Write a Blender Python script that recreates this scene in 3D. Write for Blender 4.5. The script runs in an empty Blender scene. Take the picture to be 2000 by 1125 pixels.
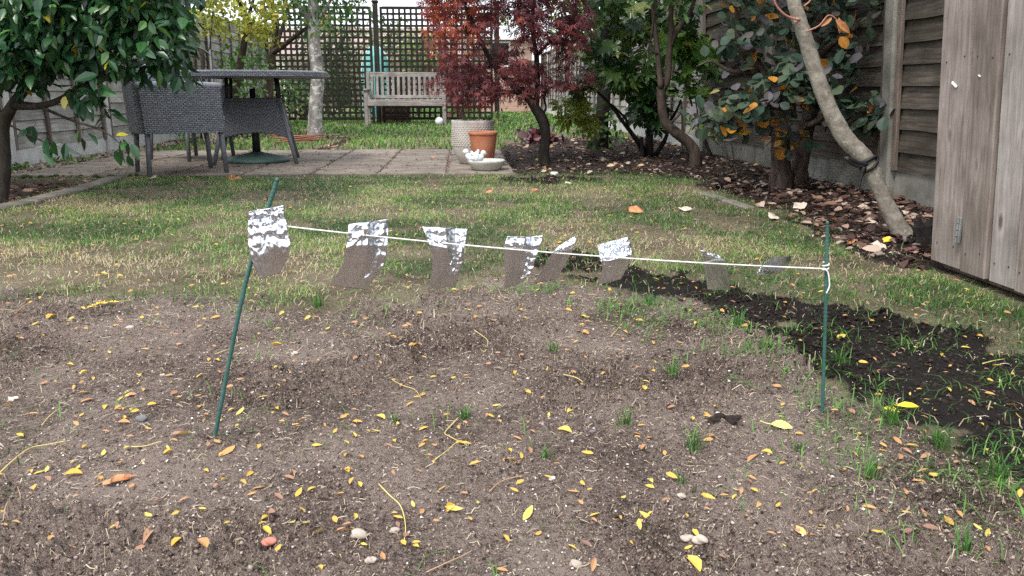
import bpy, bmesh, math, random
import numpy as np
from mathutils import Vector, Matrix

random.seed(7)
RS = np.random.RandomState(11)
SC = bpy.context.scene
COL = SC.collection

# ------------------------------------------------------------------ camera
F, CAMH = 1600.0, 0.6                     # focal length in photo pixels (2000 wide), eye height
PITCH = math.atan((562.5 - 178) / F)
YAW = math.radians(3.55)
cam_d = bpy.data.cameras.new('camera')
cam_d.sensor_width = 36
cam_d.lens = 36 * F / 2000
cam_d.clip_start = 0.02
cam_d.clip_end = 500
cam = bpy.data.objects.new('camera', cam_d)
COL.objects.link(cam)
cam.location = (0, 0, CAMH)
cam.rotation_euler = (math.pi / 2 - PITCH, 0, -YAW)
SC.camera = cam

# ------------------------------------------------------------------ sky and sun (overcast)
SUN_EL, SUN_AZ = math.radians(52), math.radians(215)     # azimuth clockwise from +Y
w = bpy.data.worlds.new('World')
SC.world = w
w.use_nodes = True
nt = w.node_tree
nt.nodes.clear()
sky = nt.nodes.new('ShaderNodeTexSky')
sky.sky_type = 'NISHITA'
sky.sun_disc = False
sky.sun_elevation = SUN_EL
sky.sun_rotation = SUN_AZ
sky.air_density = 1.0
sky.dust_density = 4.0
cloud = nt.nodes.new('ShaderNodeRGB')
cloud.outputs[0].default_value = (8.6, 9.0, 9.6, 1)       # even cloud deck
mixw = nt.nodes.new('ShaderNodeMix')
mixw.data_type = 'RGBA'
mixw.inputs[0].default_value = 0.8
bg = nt.nodes.new('ShaderNodeBackground')
bg.inputs[1].default_value = 0.12
wo = nt.nodes.new('ShaderNodeOutputWorld')
nt.links.new(sky.outputs[0], mixw.inputs[6])
nt.links.new(cloud.outputs[0], mixw.inputs[7])
nt.links.new(mixw.outputs[2], bg.inputs[0])
nt.links.new(bg.outputs[0], wo.inputs[0])
sun_d = bpy.data.lights.new('sun', 'SUN')
sun_d.energy = 1.5
sun_d.angle = math.radians(14)
sun_d.color = (1.0, 0.965, 0.92)
sun = bpy.data.objects.new('sun', sun_d)
COL.objects.link(sun)
_d = Vector((math.sin(SUN_AZ) * math.cos(SUN_EL), math.cos(SUN_AZ) * math.cos(SUN_EL), math.sin(SUN_EL)))
sun.rotation_euler = _d.to_track_quat('Z', 'Y').to_euler()

SC.view_settings.view_transform = 'Standard'
SC.view_settings.look = 'None'
SC.view_settings.exposure = 0.98
SC.view_settings.gamma = 1
SC.view_settings.use_curve_mapping = False
SC.render.engine = 'CYCLES'
SC.cycles.use_denoising = False
SC.cycles.max_bounces = 6
SC.cycles.diffuse_bounces = 3
SC.cycles.glossy_bounces = 3
SC.cycles.transparent_max_bounces = 4
SC.cycles.caustics_reflective = False
SC.cycles.caustics_refractive = False

# ------------------------------------------------------------------ measuring helpers (photo point -> place in the garden)
def ray(x, y):
    u = (x - 1000) / F
    v = (562.5 - y) / F
    cp, sp = math.cos(PITCH), math.sin(PITCH)
    fy, fz = cp + v * sp, -sp + v * cp
    c, s = math.cos(YAW), math.sin(YAW)
    return np.array((u * c + fy * s, -u * s + fy * c, fz))
def G(x, y, z=0.0):
    r = ray(x, y)
    t = (z - CAMH) / r[2]
    return np.array((r[0] * t, r[1] * t, z))
def P(x, y, Y):
    r = ray(x, y)
    t = Y / r[1]
    return np.array((r[0] * t, Y, CAMH + r[2] * t))

# ------------------------------------------------------------------ noise
def vn(x, y, s=0):
    x = np.asarray(x, float); y = np.asarray(y, float)
    xi = np.floor(x).astype(np.int64); yi = np.floor(y).astype(np.int64)
    u = x - xi; v = y - yi
    u = u * u * (3 - 2 * u); v = v * v * (3 - 2 * v)
    def h(a, b):
        n = (a * 374761393 + b * 668265263 + s * 1442695041) & 0x7fffffff
        n = ((n ^ (n >> 13)) * 1274126177) & 0x7fffffff
        n = ((n ^ (n >> 15)) * 2246822519) & 0x7fffffff
        return ((n ^ (n >> 16)) & 0xffff) / 65535.0
    return (h(xi, yi) * (1 - u) + h(xi + 1, yi) * u) * (1 - v) + (h(xi, yi + 1) * (1 - u) + h(xi + 1, yi + 1) * u) * v
def fbm(x, y, s=0, o=4):
    r = 0; a = 0.5
    for k in range(o):
        r = r + a * vn(x * 2 ** k, y * 2 ** k, s + k * 17); a *= 0.5
    return r
def inpoly(x, y, poly):
    x = np.asarray(x, float); y = np.asarray(y, float)
    c = np.zeros(x.shape, bool)
    n = len(poly)
    for i in range(n):
        x0, y0 = poly[i][0], poly[i][1]; x1, y1 = poly[i - 1][0], poly[i - 1][1]
        if y0 == y1: continue
        t = ((y0 > y) != (y1 > y)) & (x < (x1 - x0) * (y - y0) / (y1 - y0) + x0)
        c ^= t
    return c

# ------------------------------------------------------------------ zones of the ground
SOIL = [G(*p)[:2] for p in ((-300, 1200), (-300, 560), (0, 562), (130, 585), (300, 578), (420, 570), (500, 597), (620, 612), (700, 590), (800, 592), (900, 562), (1000, 548), (1080, 535), (1150, 562), (1250, 575), (1380, 592), (1470, 642), (1560, 692), (1650, 772), (1760, 837), (1900, 887), (2000, 937), (2250, 1022), (2300, 1200))] + [(4, 0.5), (4, -4), (-4, -4), (-4, 0.5)]
COMPOST = [G(*p)[:2] for p in ((1030, 500), (1120, 490), (1180, 515), (1300, 532), (1420, 560), (1560, 600), (1700, 622), (1850, 650), (2000, 692), (2250, 760), (2250, 1020), (2000, 935), (1900, 885), (1760, 835), (1650, 770), (1560, 690), (1470, 640), (1380, 590), (1250, 572), (1150, 560), (1060, 530))]
COMPOST2 = [G(*p)[:2] for p in ((975, 350), (1080, 345), (1170, 347), (1160, 356), (1080, 360), (990, 358))]
BEDR = [G(*p)[:2] for p in ((985, 343), (1100, 341), (1250, 344), (1340, 350), (1400, 372), (1470, 395), (1560, 440), (1640, 480), (1700, 505), (1815, 530))] + [(2.6, 2.3), (2.6, 10.6), (1.7, 11.2), (1.0, 10.4), (0.46, 9.4)]
BEDL = [(-4.2, 3.0), (-2.60, 3.6), (-2.44, 4.3), (-2.46, 5.2), (-2.44, 5.9), (-3.6, 6.0), (-3.6, 6.2), (-4.2, 6.2)]
GRAVEL = [(-3.7, 6.0), (-3.22, 6.0), (-3.22, 10.6), (-2.2, 11.0), (-1.5, 10.7), (-1.55, 8.6), (-0.9, 8.55), (-0.9, 8.75), (-1.4, 9.0), (-1.3, 11.2), (-2.5, 11.6), (-3.7, 11.4)]
def warp(x, y, a, sc, s):
    return x + a * (fbm(x * sc, y * sc, s) - 0.5) * 2, y + a * (fbm(x * sc, y * sc, s + 9) - 0.5) * 2
def zones(x, y):
    xs, ys = warp(x, y, 0.10, 7, 3)
    soil = inpoly(xs, ys, SOIL)
    xs, ys = warp(x, y, 0.11, 9, 5)
    comp = (inpoly(xs, ys, COMPOST) & (fbm(x * 7 + 2, y * 9, 35, 3) / 0.875 > np.clip(0.56 - (x - 0.12) * 0.55, 0.10, 0.56))) | inpoly(xs, ys, COMPOST2)
    xs, ys = warp(x, y, 0.12, 4, 8)
    bed = inpoly(xs, ys, BEDR) | inpoly(x, y, BEDL)
    grav = inpoly(xs, ys, GRAVEL)
    return soil, comp, bed, grav
def hmac(x, y):
    """gentle lie of the land (m)"""
    x = np.asarray(x, float); y = np.asarray(y, float)
    near = np.exp(-((y - 1.6) / 2.5) ** 2)
    return near * (0.034 * (fbm(x * 2.3 + 4, y * 2.6, 21, 3) - 0.45) + 0.012 * (fbm(x * 8, y * 8, 22, 2) - 0.38))
def hz(x, y):
    return float(hmac(np.array([x]), np.array([y]))[0])

# ------------------------------------------------------------------ materials
def mat_new(name):
    m = bpy.data.materials.new(name)
    m.use_nodes = True
    n = m.node_tree.nodes; n.clear()
    out = n.new('ShaderNodeOutputMaterial')
    b = n.new('ShaderNodeBsdfPrincipled')
    m.node_tree.links.new(b.outputs[0], out.inputs[0])
    return m, m.node_tree, b, out
def noise_n(t, vec, scale, detail=5, rough=0.6, dist=0.0):
    n = t.nodes.new('ShaderNodeTexNoise')
    n.inputs['Scale'].default_value = scale
    n.inputs['Detail'].default_value = detail
    n.inputs['Roughness'].default_value = rough
    n.inputs['Distortion'].default_value = dist
    t.links.new(vec, n.inputs['Vector'])
    return n
def ramp_n(t, fac, stops):
    r = t.nodes.new('ShaderNodeValToRGB')
    e = r.color_ramp.elements
    while len(e) < len(stops): e.new(0.5)
    for i, (p, c) in enumerate(stops):
        e[i].position = p; e[i].color = (c[0], c[1], c[2], 1)
    t.links.new(fac, r.inputs[0])
    return r
def coords(t, stretch=(1, 1, 1), rnd=True):
    tc = t.nodes.new('ShaderNodeTexCoord')
    mp = t.nodes.new('ShaderNodeMapping')
    mp.inputs['Scale'].default_value = stretch
    t.links.new(tc.outputs['Object'], mp.inputs['Vector'])
    if rnd:
        oi = t.nodes.new('ShaderNodeObjectInfo')
        m = t.nodes.new('ShaderNodeMath'); m.operation = 'MULTIPLY'; m.inputs[1].default_value = 37.0
        t.links.new(oi.outputs['Random'], m.inputs[0])
        t.links.new(m.outputs[0], mp.inputs['Location'])
    return mp.outputs[0]
def bump_n(t, b, h, strength=0.4, dist=0.01):
    bp = t.nodes.new('ShaderNodeBump')
    bp.inputs['Strength'].default_value = strength
    bp.inputs['Distance'].default_value = dist
    t.links.new(h, bp.inputs['Height'])
    t.links.new(bp.outputs[0], b.inputs['Normal'])
    return bp
def objrand(t, col, lo=0.75, hi=1.25):
    oi = t.nodes.new('ShaderNodeObjectInfo')
    mr = t.nodes.new('ShaderNodeMapRange')
    mr.inputs['To Min'].default_value = lo; mr.inputs['To Max'].default_value = hi
    t.links.new(oi.outputs['Random'], mr.inputs[0])
    mx = t.nodes.new('ShaderNodeVectorMath'); mx.operation = 'SCALE'
    t.links.new(col, mx.inputs[0]); t.links.new(mr.outputs[0], mx.inputs['Scale'])
    return mx.outputs[0]
def plain(name, c1, c2, scale=8, rough=0.7, bump=0.3, bdist=0.004, stretch=(1, 1, 1), metal=0.0, var=None, spec=0.5, detail=6):
    m, t, b, o = mat_new(name)
    v = coords(t, stretch)
    n = noise_n(t, v, scale, detail)
    r = ramp_n(t, n.outputs[0], [(0.32, c1), (0.7, c2)])
    col = r.outputs[0]
    if var: col = objrand(t, col, *var)
    t.links.new(col, b.inputs['Base Color'])
    b.inputs['Roughness'].default_value = rough
    b.inputs['Metallic'].default_value = metal
    b.inputs['Specular IOR Level'].default_value = spec
    if bump: bump_n(t, b, n.outputs[0], bump, bdist)
    return m
def tinted(name, stops, rough=0.6, transl=0.0, spec=0.4, nscale=0, var=None, coat=0.0):
    """colour read from the per-leaf 'tint' attribute"""
    m, t, b, o = mat_new(name)
    a = t.nodes.new('ShaderNodeAttribute'); a.attribute_name = 'tint'
    fac = a.outputs['Fac']
    if nscale:
        v = coords(t)
        n = noise_n(t, v, nscale, 3)
        ad = t.nodes.new('ShaderNodeMath'); ad.operation = 'MULTIPLY_ADD'
        ad.inputs[1].default_value = 0.35
        sb = t.nodes.new('ShaderNodeMath'); sb.operation = 'SUBTRACT'; sb.inputs[1].default_value = 0.175
        t.links.new(n.outputs[0], ad.inputs[0]); t.links.new(fac, ad.inputs[2])
        t.links.new(ad.outputs[0], sb.inputs[0]); fac = sb.outputs[0]
    r = ramp_n(t, fac, stops)
    col = r.outputs[0]
    if var: col = objrand(t, col, *var)
    t.links.new(col, b.inputs['Base Color'])
    b.inputs['Roughness'].default_value = rough
    b.inputs['Specular IOR Level'].default_value = spec
    b.inputs['Coat Weight'].default_value = coat
    if transl:
        tr = t.nodes.new('ShaderNodeBsdfTranslucent')
        t.links.new(col, tr.inputs[0])
        mx = t.nodes.new('ShaderNodeMixShader'); mx.inputs[0].default_value = transl
        t.links.new(b.outputs[0], mx.inputs[1]); t.links.new(tr.outputs[0], mx.inputs[2])
        t.links.new(mx.outputs[0], o.inputs[0])
    return m

# ground: the attribute 'zone' says what the ground is made of (R compost, G leaf mould bed, B lawn thatch)
def ground_mat():
    m, t, b, o = mat_new('earth')
    tc = t.nodes.new('ShaderNodeTexCoord')
    v = tc.outputs['Object']
    n1 = noise_n(t, v, 3.0, 6, 0.6)
    n2 = noise_n(t, v, 90.0, 6, 0.75)
    n3 = noise_n(t, v, 330.0, 3, 0.7)
    mix = t.nodes.new('ShaderNodeMath'); mix.operation = 'MULTIPLY_ADD'; mix.inputs[1].default_value = 0.32
    t.links.new(n1.outputs[0], mix.inputs[0])
    ml = t.nodes.new('ShaderNodeMath'); ml.operation = 'MULTIPLY'; ml.inputs[1].default_value = 0.32
    t.links.new(n2.outputs[0], ml.inputs[0]); t.links.new(ml.outputs[0], mix.inputs[2])
    m3 = t.nodes.new('ShaderNodeMath'); m3.operation = 'MULTIPLY_ADD'; m3.inputs[1].default_value = 0.40
    t.links.new(n3.outputs[0], m3.inputs[0]); t.links.new(mix.outputs[0], m3.inputs[2])
    f = m3.outputs[0]
    soil = ramp_n(t, f, [(0.425, (0.040, 0.028, 0.023)), (0.487, (0.190, 0.139, 0.114)), (0.56, (0.44, 0.345, 0.292))])
    comp = ramp_n(t, f, [(0.35, (0.012, 0.009, 0.008)), (0.65, (0.040, 0.031, 0.027))])
    bed = ramp_n(t, f, [(0.40, (0.026, 0.018, 0.015)), (0.60, (0.095, 0.068, 0.056))])
    lawn = ramp_n(t, f, [(0.42, (0.080, 0.066, 0.040)), (0.49, (0.21, 0.170, 0.108)), (0.57, (0.38, 0.31, 0.21))])
    a = t.nodes.new('ShaderNodeAttribute'); a.attribute_name = 'zone'
    sp = t.nodes.new('ShaderNodeSeparateColor'); t.links.new(a.outputs['Color'], sp.inputs[0])
    col = soil.outputs[0]
    for ch, src in ((2, lawn), (1, bed), (0, comp)):
        mx = t.nodes.new('ShaderNodeMix'); mx.data_type = 'RGBA'
        t.links.new(sp.outputs[ch], mx.inputs[0]); t.links.new(col, mx.inputs[6]); t.links.new(src.outputs[0], mx.inputs[7])
        col = mx.outputs[2]
    t.links.new(col, b.inputs['Base Color'])
    b.inputs['Roughness'].default_value = 0.95
    b.inputs['Specular IOR Level'].default_value = 0.2
    ad = t.nodes.new('ShaderNodeMath'); ad.operation = 'ADD'
    t.links.new(n2.outputs[0], ad.inputs[0]); t.links.new(n3.outputs[0], ad.inputs[1])
    bump_n(t, b, ad.outputs[0], 1.0, 0.018)
    return m
M = {}
M['ground'] = ground_mat()
M['crumb'] = tinted('soil_crumb', [(0.0, (0.010, 0.008, 0.007)), (0.2, (0.045, 0.034, 0.029)), (0.3, (0.110, 0.079, 0.064)), (0.7, (0.265, 0.200, 0.163)), (1, (0.43, 0.345, 0.285))], 0.95, spec=0.15)
M['grit'] = tinted('grit', [(0, (0.34, 0.28, 0.24)), (0.5, (0.55, 0.50, 0.45)), (1, (0.82, 0.80, 0.77))], 0.8, spec=0.25)
M['gravel'] = tinted('gravel_stone', [(0, (0.16, 0.13, 0.10)), (0.5, (0.36, 0.30, 0.24)), (1, (0.5, 0.45, 0.4))], 0.85, spec=0.2)
M['grass'] = tinted('grass_blade', [(0, (0.040, 0.115, 0.026)), (0.32, (0.140, 0.320, 0.055)), (0.55, (0.28, 0.40, 0.10)), (0.72, (0.38, 0.34, 0.17)), (1, (0.60, 0.50, 0.32))], 0.55, 0.3, 0.35)
M['straw'] = tinted('dry_straw', [(0, (0.20, 0.145, 0.095)), (0.5, (0.40, 0.32, 0.21)), (1, (0.62, 0.54, 0.40))], 0.8, 0.1, 0.2)
M['litter'] = tinted('litter_leaf', [(0, (0.060, 0.026, 0.025)), (0.25, (0.13, 0.070, 0.052)), (0.55, (0.29, 0.17, 0.11)), (0.8, (0.47, 0.35, 0.27)), (0.93, (0.56, 0.46, 0.38)), (1, (0.66, 0.44, 0.06))], 0.7, 0.1, 0.3)
M['bark_chip'] = tinted('bark_mulch', [(0, (0.018, 0.011, 0.010)), (0.5, (0.065, 0.040, 0.033)), (0.85, (0.15, 0.105, 0.085)), (1, (0.34, 0.28, 0.24))], 0.9, 0, 0.2)
M['leaf_fall'] = tinted('fallen_leaflet', [(0, (0.66, 0.53, 0.13)), (0.15, (0.70, 0.48, 0.08)), (0.3, (0.66, 0.40, 0.08)), (0.5, (0.58, 0.31, 0.12)), (0.75, (0.44, 0.23, 0.14)), (1, (0.26, 0.15, 0.11))], 0.6, 0.15, 0.3, nscale=0.9)
M['leaf_pale'] = plain('pale_yellow_leaf', (0.78, 0.68, 0.16), (0.86, 0.78, 0.28), 60, 0.5, 0.2, 0.001)
M['leaf_gold'] = plain('gold_leaf', (0.80, 0.50, 0.02), (0.88, 0.62, 0.05), 60, 0.5, 0.2, 0.001)
M['leaf_brown'] = plain('brown_leaf', (0.42, 0.14, 0.05), (0.62, 0.32, 0.14), 40, 0.6, 0.3, 0.001)
M['leaf_tan'] = plain('pale_dead_leaf', (0.50, 0.40, 0.31), (0.68, 0.58, 0.48), 20, 0.7, 0.3, 0.002)
M['leaf_wine'] = plain('wine_dead_leaf', (0.10, 0.035, 0.035), (0.20, 0.08, 0.07), 30, 0.6, 0.3, 0.001)
M['leaf_orange'] = plain('orange_leaf', (0.70, 0.34, 0.09), (0.80, 0.46, 0.16), 40, 0.6, 0.2, 0.001)
M['stone_pink'] = plain('pink_stone', (0.50, 0.38, 0.32), (0.66, 0.53, 0.46), 25, 0.8, 0.2, 0.002)
M['stalk'] = plain('leaf_stalk', (0.50, 0.38, 0.12), (0.68, 0.58, 0.22), 30, 0.6, 0.1)
M['stalk_brown'] = plain('brown_stalk', (0.36, 0.20, 0.10), (0.50, 0.34, 0.20), 30, 0.6, 0.1)
M['stone'] = plain('pebble', (0.34, 0.27, 0.22), (0.55, 0.47, 0.40), 35, 0.8, 0.3, 0.002, var=(0.8, 1.2))
M['slate'] = plain('grey_stone', (0.12, 0.12, 0.125), (0.22, 0.22, 0.23), 35, 0.8, 0.3, 0.002)
M['brickbit'] = plain('brick_fragment', (0.40, 0.13, 0.09), (0.60, 0.27, 0.20), 30, 0.9, 0.5, 0.003)
M['stone_white'] = plain('white_stone', (0.62, 0.58, 0.53), (0.80, 0.77, 0.73), 25, 0.8, 0.3, 0.002)
M['stake'] = plain('green_coated_cane', (0.020, 0.075, 0.064), (0.045, 0.13, 0.11), 22, 0.55, 0.3, 0.001)
M['string'] = plain('white_twine', (0.70, 0.68, 0.62), (0.85, 0.84, 0.80), 300, 0.8, 0.5, 0.0006)
M['slab'] = plain('paving_stone', (0.13, 0.105, 0.085), (0.28, 0.235, 0.19), 6, 0.9, 0.35, 0.006, var=(0.85, 1.12))
M['edging'] = plain('edging_concrete', (0.11, 0.10, 0.08), (0.24, 0.215, 0.18), 9, 0.95, 0.5, 0.006, var=(0.85, 1.15))
M['moss'] = plain('moss', (0.03, 0.045, 0.012), (0.08, 0.10, 0.025), 30, 0.95, 0.6, 0.01)
M['pot_cream'] = plain('cream_glazed_stoneware', (0.42, 0.385, 0.345), (0.56, 0.525, 0.475), 9, 0.7, 0.15, 0.002)
M['terracotta'] = plain('terracotta', (0.36, 0.115, 0.058), (0.49, 0.20, 0.11), 7, 0.85, 0.2, 0.003)
M['dish'] = plain('dish_stoneware', (0.42, 0.42, 0.38), (0.63, 0.63, 0.58), 14, 0.6, 0.2, 0.002)
M['bird'] = plain('white_glaze', (0.66, 0.70, 0.72), (0.80, 0.82, 0.83), 20, 0.35, 0.05)
M['black'] = plain('black_metal', (0.012, 0.012, 0.014), (0.03, 0.03, 0.032), 20, 0.5, 0.1)
M['rubber'] = plain('black_rubber', (0.006, 0.006, 0.007), (0.014, 0.014, 0.016), 20, 0.55, 0.2)
M['leg'] = plain('grey_powder_coat', (0.11, 0.115, 0.13), (0.17, 0.175, 0.195), 30, 0.45, 0.1)
M['pbase'] = plain('green_parasol_base', (0.035, 0.075, 0.062), (0.07, 0.12, 0.10), 20, 0.65, 0.3, 0.004)
M['teal'] = plain('turquoise_fabric', (0.10, 0.36, 0.33), (0.17, 0.45, 0.41), 4, 0.7, 0.2, 0.02)
M['white'] = plain('white_paint', (0.72, 0.72, 0.72), (0.82, 0.82, 0.80), 4, 0.6, 0.05)
M['cream_wall'] = plain('cream_render', (0.62, 0.57, 0.48), (0.74, 0.70, 0.62), 2, 0.9, 0.2)
M['brick_wall'] = plain('brick_red', (0.34, 0.15, 0.09), (0.46, 0.24, 0.16), 6, 0.9, 0.3)
M['roof'] = plain('roof_tile', (0.26, 0.19, 0.16), (0.40, 0.31, 0.27), 3, 0.9, 0.4)
M['felt'] = plain('pale_roof_felt', (0.55, 0.58, 0.62), (0.70, 0.72, 0.75), 3, 0.6, 0.1)
M['glass'] = plain('dark_glass', (0.015, 0.018, 0.02), (0.03, 0.035, 0.04), 2, 0.08, 0.0)
M['shed_wood'] = plain('pink_shed_wood', (0.38, 0.24, 0.18), (0.52, 0.36, 0.28), 6, 0.85, 0.3, 0.004, (1, 1, 6))
M['tin'] = plain('galvanised', (0.20, 0.21, 0.21), (0.36, 0.36, 0.35), 30, 0.5, 0.3, 0.001, metal=0.6)
M['rod'] = plain('rust_cane', (0.20, 0.075, 0.045), (0.36, 0.16, 0.10), 20, 0.7, 0.2, var=(0.8, 1.2))
M['concrete'] = plain('fence_concrete', (0.13, 0.125, 0.105), (0.30, 0.29, 0.255), 7, 0.95, 0.4, 0.006, var=(0.9, 1.1))
M['concrete_l'] = plain('pale_fence_concrete', (0.36, 0.36, 0.34), (0.54, 0.54, 0.51), 6, 0.95, 0.3, 0.005, var=(0.9, 1.1))

def wood(name, c1, c2, c3, along, rough=0.85, var=(0.8, 1.2), knots=False, gscale=1.0):
    """grain runs along axis `along`"""
    m, t, b, o = mat_new(name)
    st = [30 * gscale] * 3; st[along] = 1.6 * gscale
    v = coords(t, st)
    n = noise_n(t, v, 2.2, 7, 0.65, 0.6)
    v2 = coords(t, (3, 3, 3))
    n2 = noise_n(t, v2, 1.6, 5, 0.6)
    r = ramp_n(t, n.outputs[0], [(0.30, c1), (0.5, c2), (0.72, c3)])
    r2 = ramp_n(t, n2.outputs[0], [(0.3, (0.62, 0.6, 0.58)), (0.7, (1.15, 1.15, 1.15))])
    mx = t.nodes.new('ShaderNodeMix'); mx.data_type = 'RGBA'; mx.blend_type = 'MULTIPLY'; mx.inputs[0].default_value = 1
    t.links.new(r.outputs[0], mx.inputs[6]); t.links.new(r2.outputs[0], mx.inputs[7])
    col = mx.outputs[2]
    if knots:
        st2 = [0, 9, 9]; st2[along] = 3.6
        vo = t.nodes.new('ShaderNodeTexVoronoi'); vo.inputs['Scale'].default_value = 1.0
        vo.inputs['Randomness'].default_value = 1.0
        t.links.new(coords(t, st2), vo.inputs['Vector'])
        kr = ramp_n(t, vo.outputs['Distance'], [(0.05, (0.42, 0.34, 0.28)), (0.12, (1.25, 1.25, 1.28)), (0.24, (1, 1, 1))])
        mk = t.nodes.new('ShaderNodeMix'); mk.data_type = 'RGBA'; mk.blend_type = 'MULTIPLY'; mk.inputs[0].default_value = 0.9
        t.links.new(col, mk.inputs[6]); t.links.new(kr.outputs[0], mk.inputs[7]); col = mk.outputs[2]
    col = objrand(t, col, *var)
    t.links.new(col, b.inputs['Base Color'])
    b.inputs['Roughness'].default_value = rough
    b.inputs['Specular IOR Level'].default_value = 0.25
    bump_n(t, b, n.outputs[0], 0.5, 0.004)
    return m
M['fence_grey'] = wood('weathered_fence_board', (0.17, 0.165, 0.15), (0.30, 0.295, 0.27), (0.42, 0.415, 0.385), 1)
M['fence_brown'] = wood('brown_fence_board', (0.038, 0.032, 0.025), (0.088, 0.074, 0.060), (0.15, 0.13, 0.108), 1)
M['batten'] = wood('fence_batten', (0.085, 0.065, 0.052), (0.15, 0.12, 0.10), (0.22, 0.18, 0.155), 2)
M['plank'] = wood('silvered_plank', (0.17, 0.138, 0.118), (0.27, 0.230, 0.205), (0.38, 0.335, 0.305), 2, 0.8, (0.70, 1.15), True)
M['plank_brown'] = wood('browner_plank', (0.13, 0.105, 0.090), (0.22, 0.183, 0.160), (0.31, 0.268, 0.24), 2, 0.8, (0.9, 1.05), True)
M['plank_pale'] = wood('paler_plank', (0.22, 0.19, 0.172), (0.33, 0.295, 0.272), (0.44, 0.40, 0.375), 2, 0.8, (0.95, 1.05), True)
M['bench'] = wood('grey_teak', (0.19, 0.17, 0.155), (0.31, 0.285, 0.265), (0.42, 0.395, 0.37), 0, var=(0.85, 1.1))
M['trellis'] = wood('dark_trellis', (0.010, 0.009, 0.008), (0.022, 0.019, 0.016), (0.042, 0.036, 0.031), 2)
M['crate'] = wood('brown_crate', (0.06, 0.035, 0.025), (0.12, 0.075, 0.055), (0.18, 0.12, 0.09), 0)

def bark(name, c1, c2, c3, scale=14, stretch=(1, 1, 0.35), bump=0.8, bdist=0.012, lich=None):
    m, t, b, o = mat_new(name)
    v = coords(t, stretch)
    n = noise_n(t, v, scale, 7, 0.65, 0.4)
    r = ramp_n(t, n.outputs[0], [(0.3, c1), (0.5, c2), (0.7, c3)])
    col = r.outputs[0]
    if lich:
        n2 = noise_n(t, coords(t, (1, 1, 1)), lich[1], 4, 0.7)
        rr = ramp_n(t, n2.outputs[0], [(lich[2], (0, 0, 0)), (lich[2] + 0.06, (1, 1, 1))])
        mx = t.nodes.new('ShaderNodeMix'); mx.data_type = 'RGBA'
        t.links.new(rr.outputs[0], mx.inputs[0]); t.links.new(col, mx.inputs[6]); mx.inputs[7].default_value = (*lich[0], 1)
        col = mx.outputs[2]
    t.links.new(col, b.inputs['Base Color'])
    b.inputs['Roughness'].default_value = 0.9
    b.inputs['Specular IOR Level'].default_value = 0.2
    bump_n(t, b, n.outputs[0], bump, bdist)
    return m
M['bark_camellia'] = bark('camellia_bark', (0.025, 0.020, 0.016), (0.055, 0.047, 0.038), (0.10, 0.088, 0.074))
M['bark_maple'] = bark('maple_bark', (0.016, 0.013, 0.011), (0.036, 0.030, 0.025), (0.07, 0.06, 0.052), 22, (1, 1, 0.3))
M['bark_dark'] = bark('dark_bark', (0.010, 0.009, 0.008), (0.022, 0.019, 0.017), (0.045, 0.04, 0.035), 20)
M['bark_brown'] = bark('brown_bark', (0.028, 0.020, 0.016), (0.060, 0.045, 0.036), (0.11, 0.085, 0.07), 20)
M['bark_cotinus'] = bark('rough_brown_bark', (0.035, 0.025, 0.020), (0.085, 0.062, 0.05), (0.17, 0.13, 0.11), 26, (1, 1, 0.35), 1.0, 0.02)
M['bark_grey'] = bark('smooth_grey_bark', (0.12, 0.105, 0.082), (0.235, 0.21, 0.172), (0.38, 0.355, 0.305), 26, (1, 1, 1.2), 0.6, 0.006, ((0.40, 0.40, 0.36), 40, 0.60))
M['bark_lichen'] = bark('lichened_bark', (0.11, 0.10, 0.09), (0.22, 0.205, 0.19), (0.36, 0.345, 0.32), 12, (1, 1, 0.7), 0.7, 0.012, ((0.50, 0.50, 0.47), 14, 0.52))
M['twig'] = plain('twig_bark', (0.05, 0.038, 0.03), (0.10, 0.08, 0.065), 30, 0.9, 0.2)
M['twig_red'] = plain('red_twig', (0.30, 0.11, 0.08), (0.44, 0.20, 0.14), 30, 0.6, 0.1)
M['twig_pale'] = plain('pale_dry_stem', (0.38, 0.33, 0.24), (0.55, 0.50, 0.40), 30, 0.8, 0.1)

M['lv_camellia'] = tinted('camellia_leaf', [(0, (0.009, 0.036, 0.016)), (0.35, (0.018, 0.070, 0.024)), (0.7, (0.045, 0.135, 0.034)), (0.92, (0.12, 0.24, 0.045)), (1, (0.42, 0.36, 0.03))], 0.32, 0.14, 0.6)
M['lv_maple'] = tinted('maple_leaf', [(0, (0.058, 0.016, 0.022)), (0.35, (0.135, 0.036, 0.044)), (0.6, (0.22, 0.060, 0.060)), (0.78, (0.30, 0.046, 0.030)), (1, (0.46, 0.115, 0.032))], 0.5, 0.30, 0.35)
M['lv_fatsia'] = tinted('fatsia_leaf', [(0, (0.010, 0.036, 0.012)), (0.4, (0.026, 0.072, 0.020)), (0.75, (0.085, 0.155, 0.032)), (1, (0.28, 0.31, 0.05))], 0.4, 0.2, 0.45)
M['lv_cotinus'] = tinted('smoke_bush_leaf', [(0, (0.016, 0.040, 0.028)), (0.35, (0.040, 0.080, 0.050)), (0.55, (0.090, 0.125, 0.072)), (0.72, (0.105, 0.088, 0.105)), (0.80, (0.16, 0.16, 0.05)), (0.88, (0.50, 0.27, 0.04)), (1, (0.60, 0.20, 0.035))], 0.5, 0.12, 0.4)
M['lv_yellow'] = tinted('yellowing_leaf', [(0, (0.15, 0.22, 0.030)), (0.4, (0.33, 0.38, 0.055)), (0.8, (0.55, 0.53, 0.10)), (1, (0.66, 0.42, 0.16))], 0.55, 0.35, 0.3)
M['lv_green'] = tinted('green_leaf', [(0, (0.018, 0.060, 0.015)), (0.5, (0.05, 0.135, 0.028)), (0.85, (0.12, 0.22, 0.045)), (1, (0.28, 0.32, 0.08))], 0.5, 0.28, 0.35)
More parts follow.
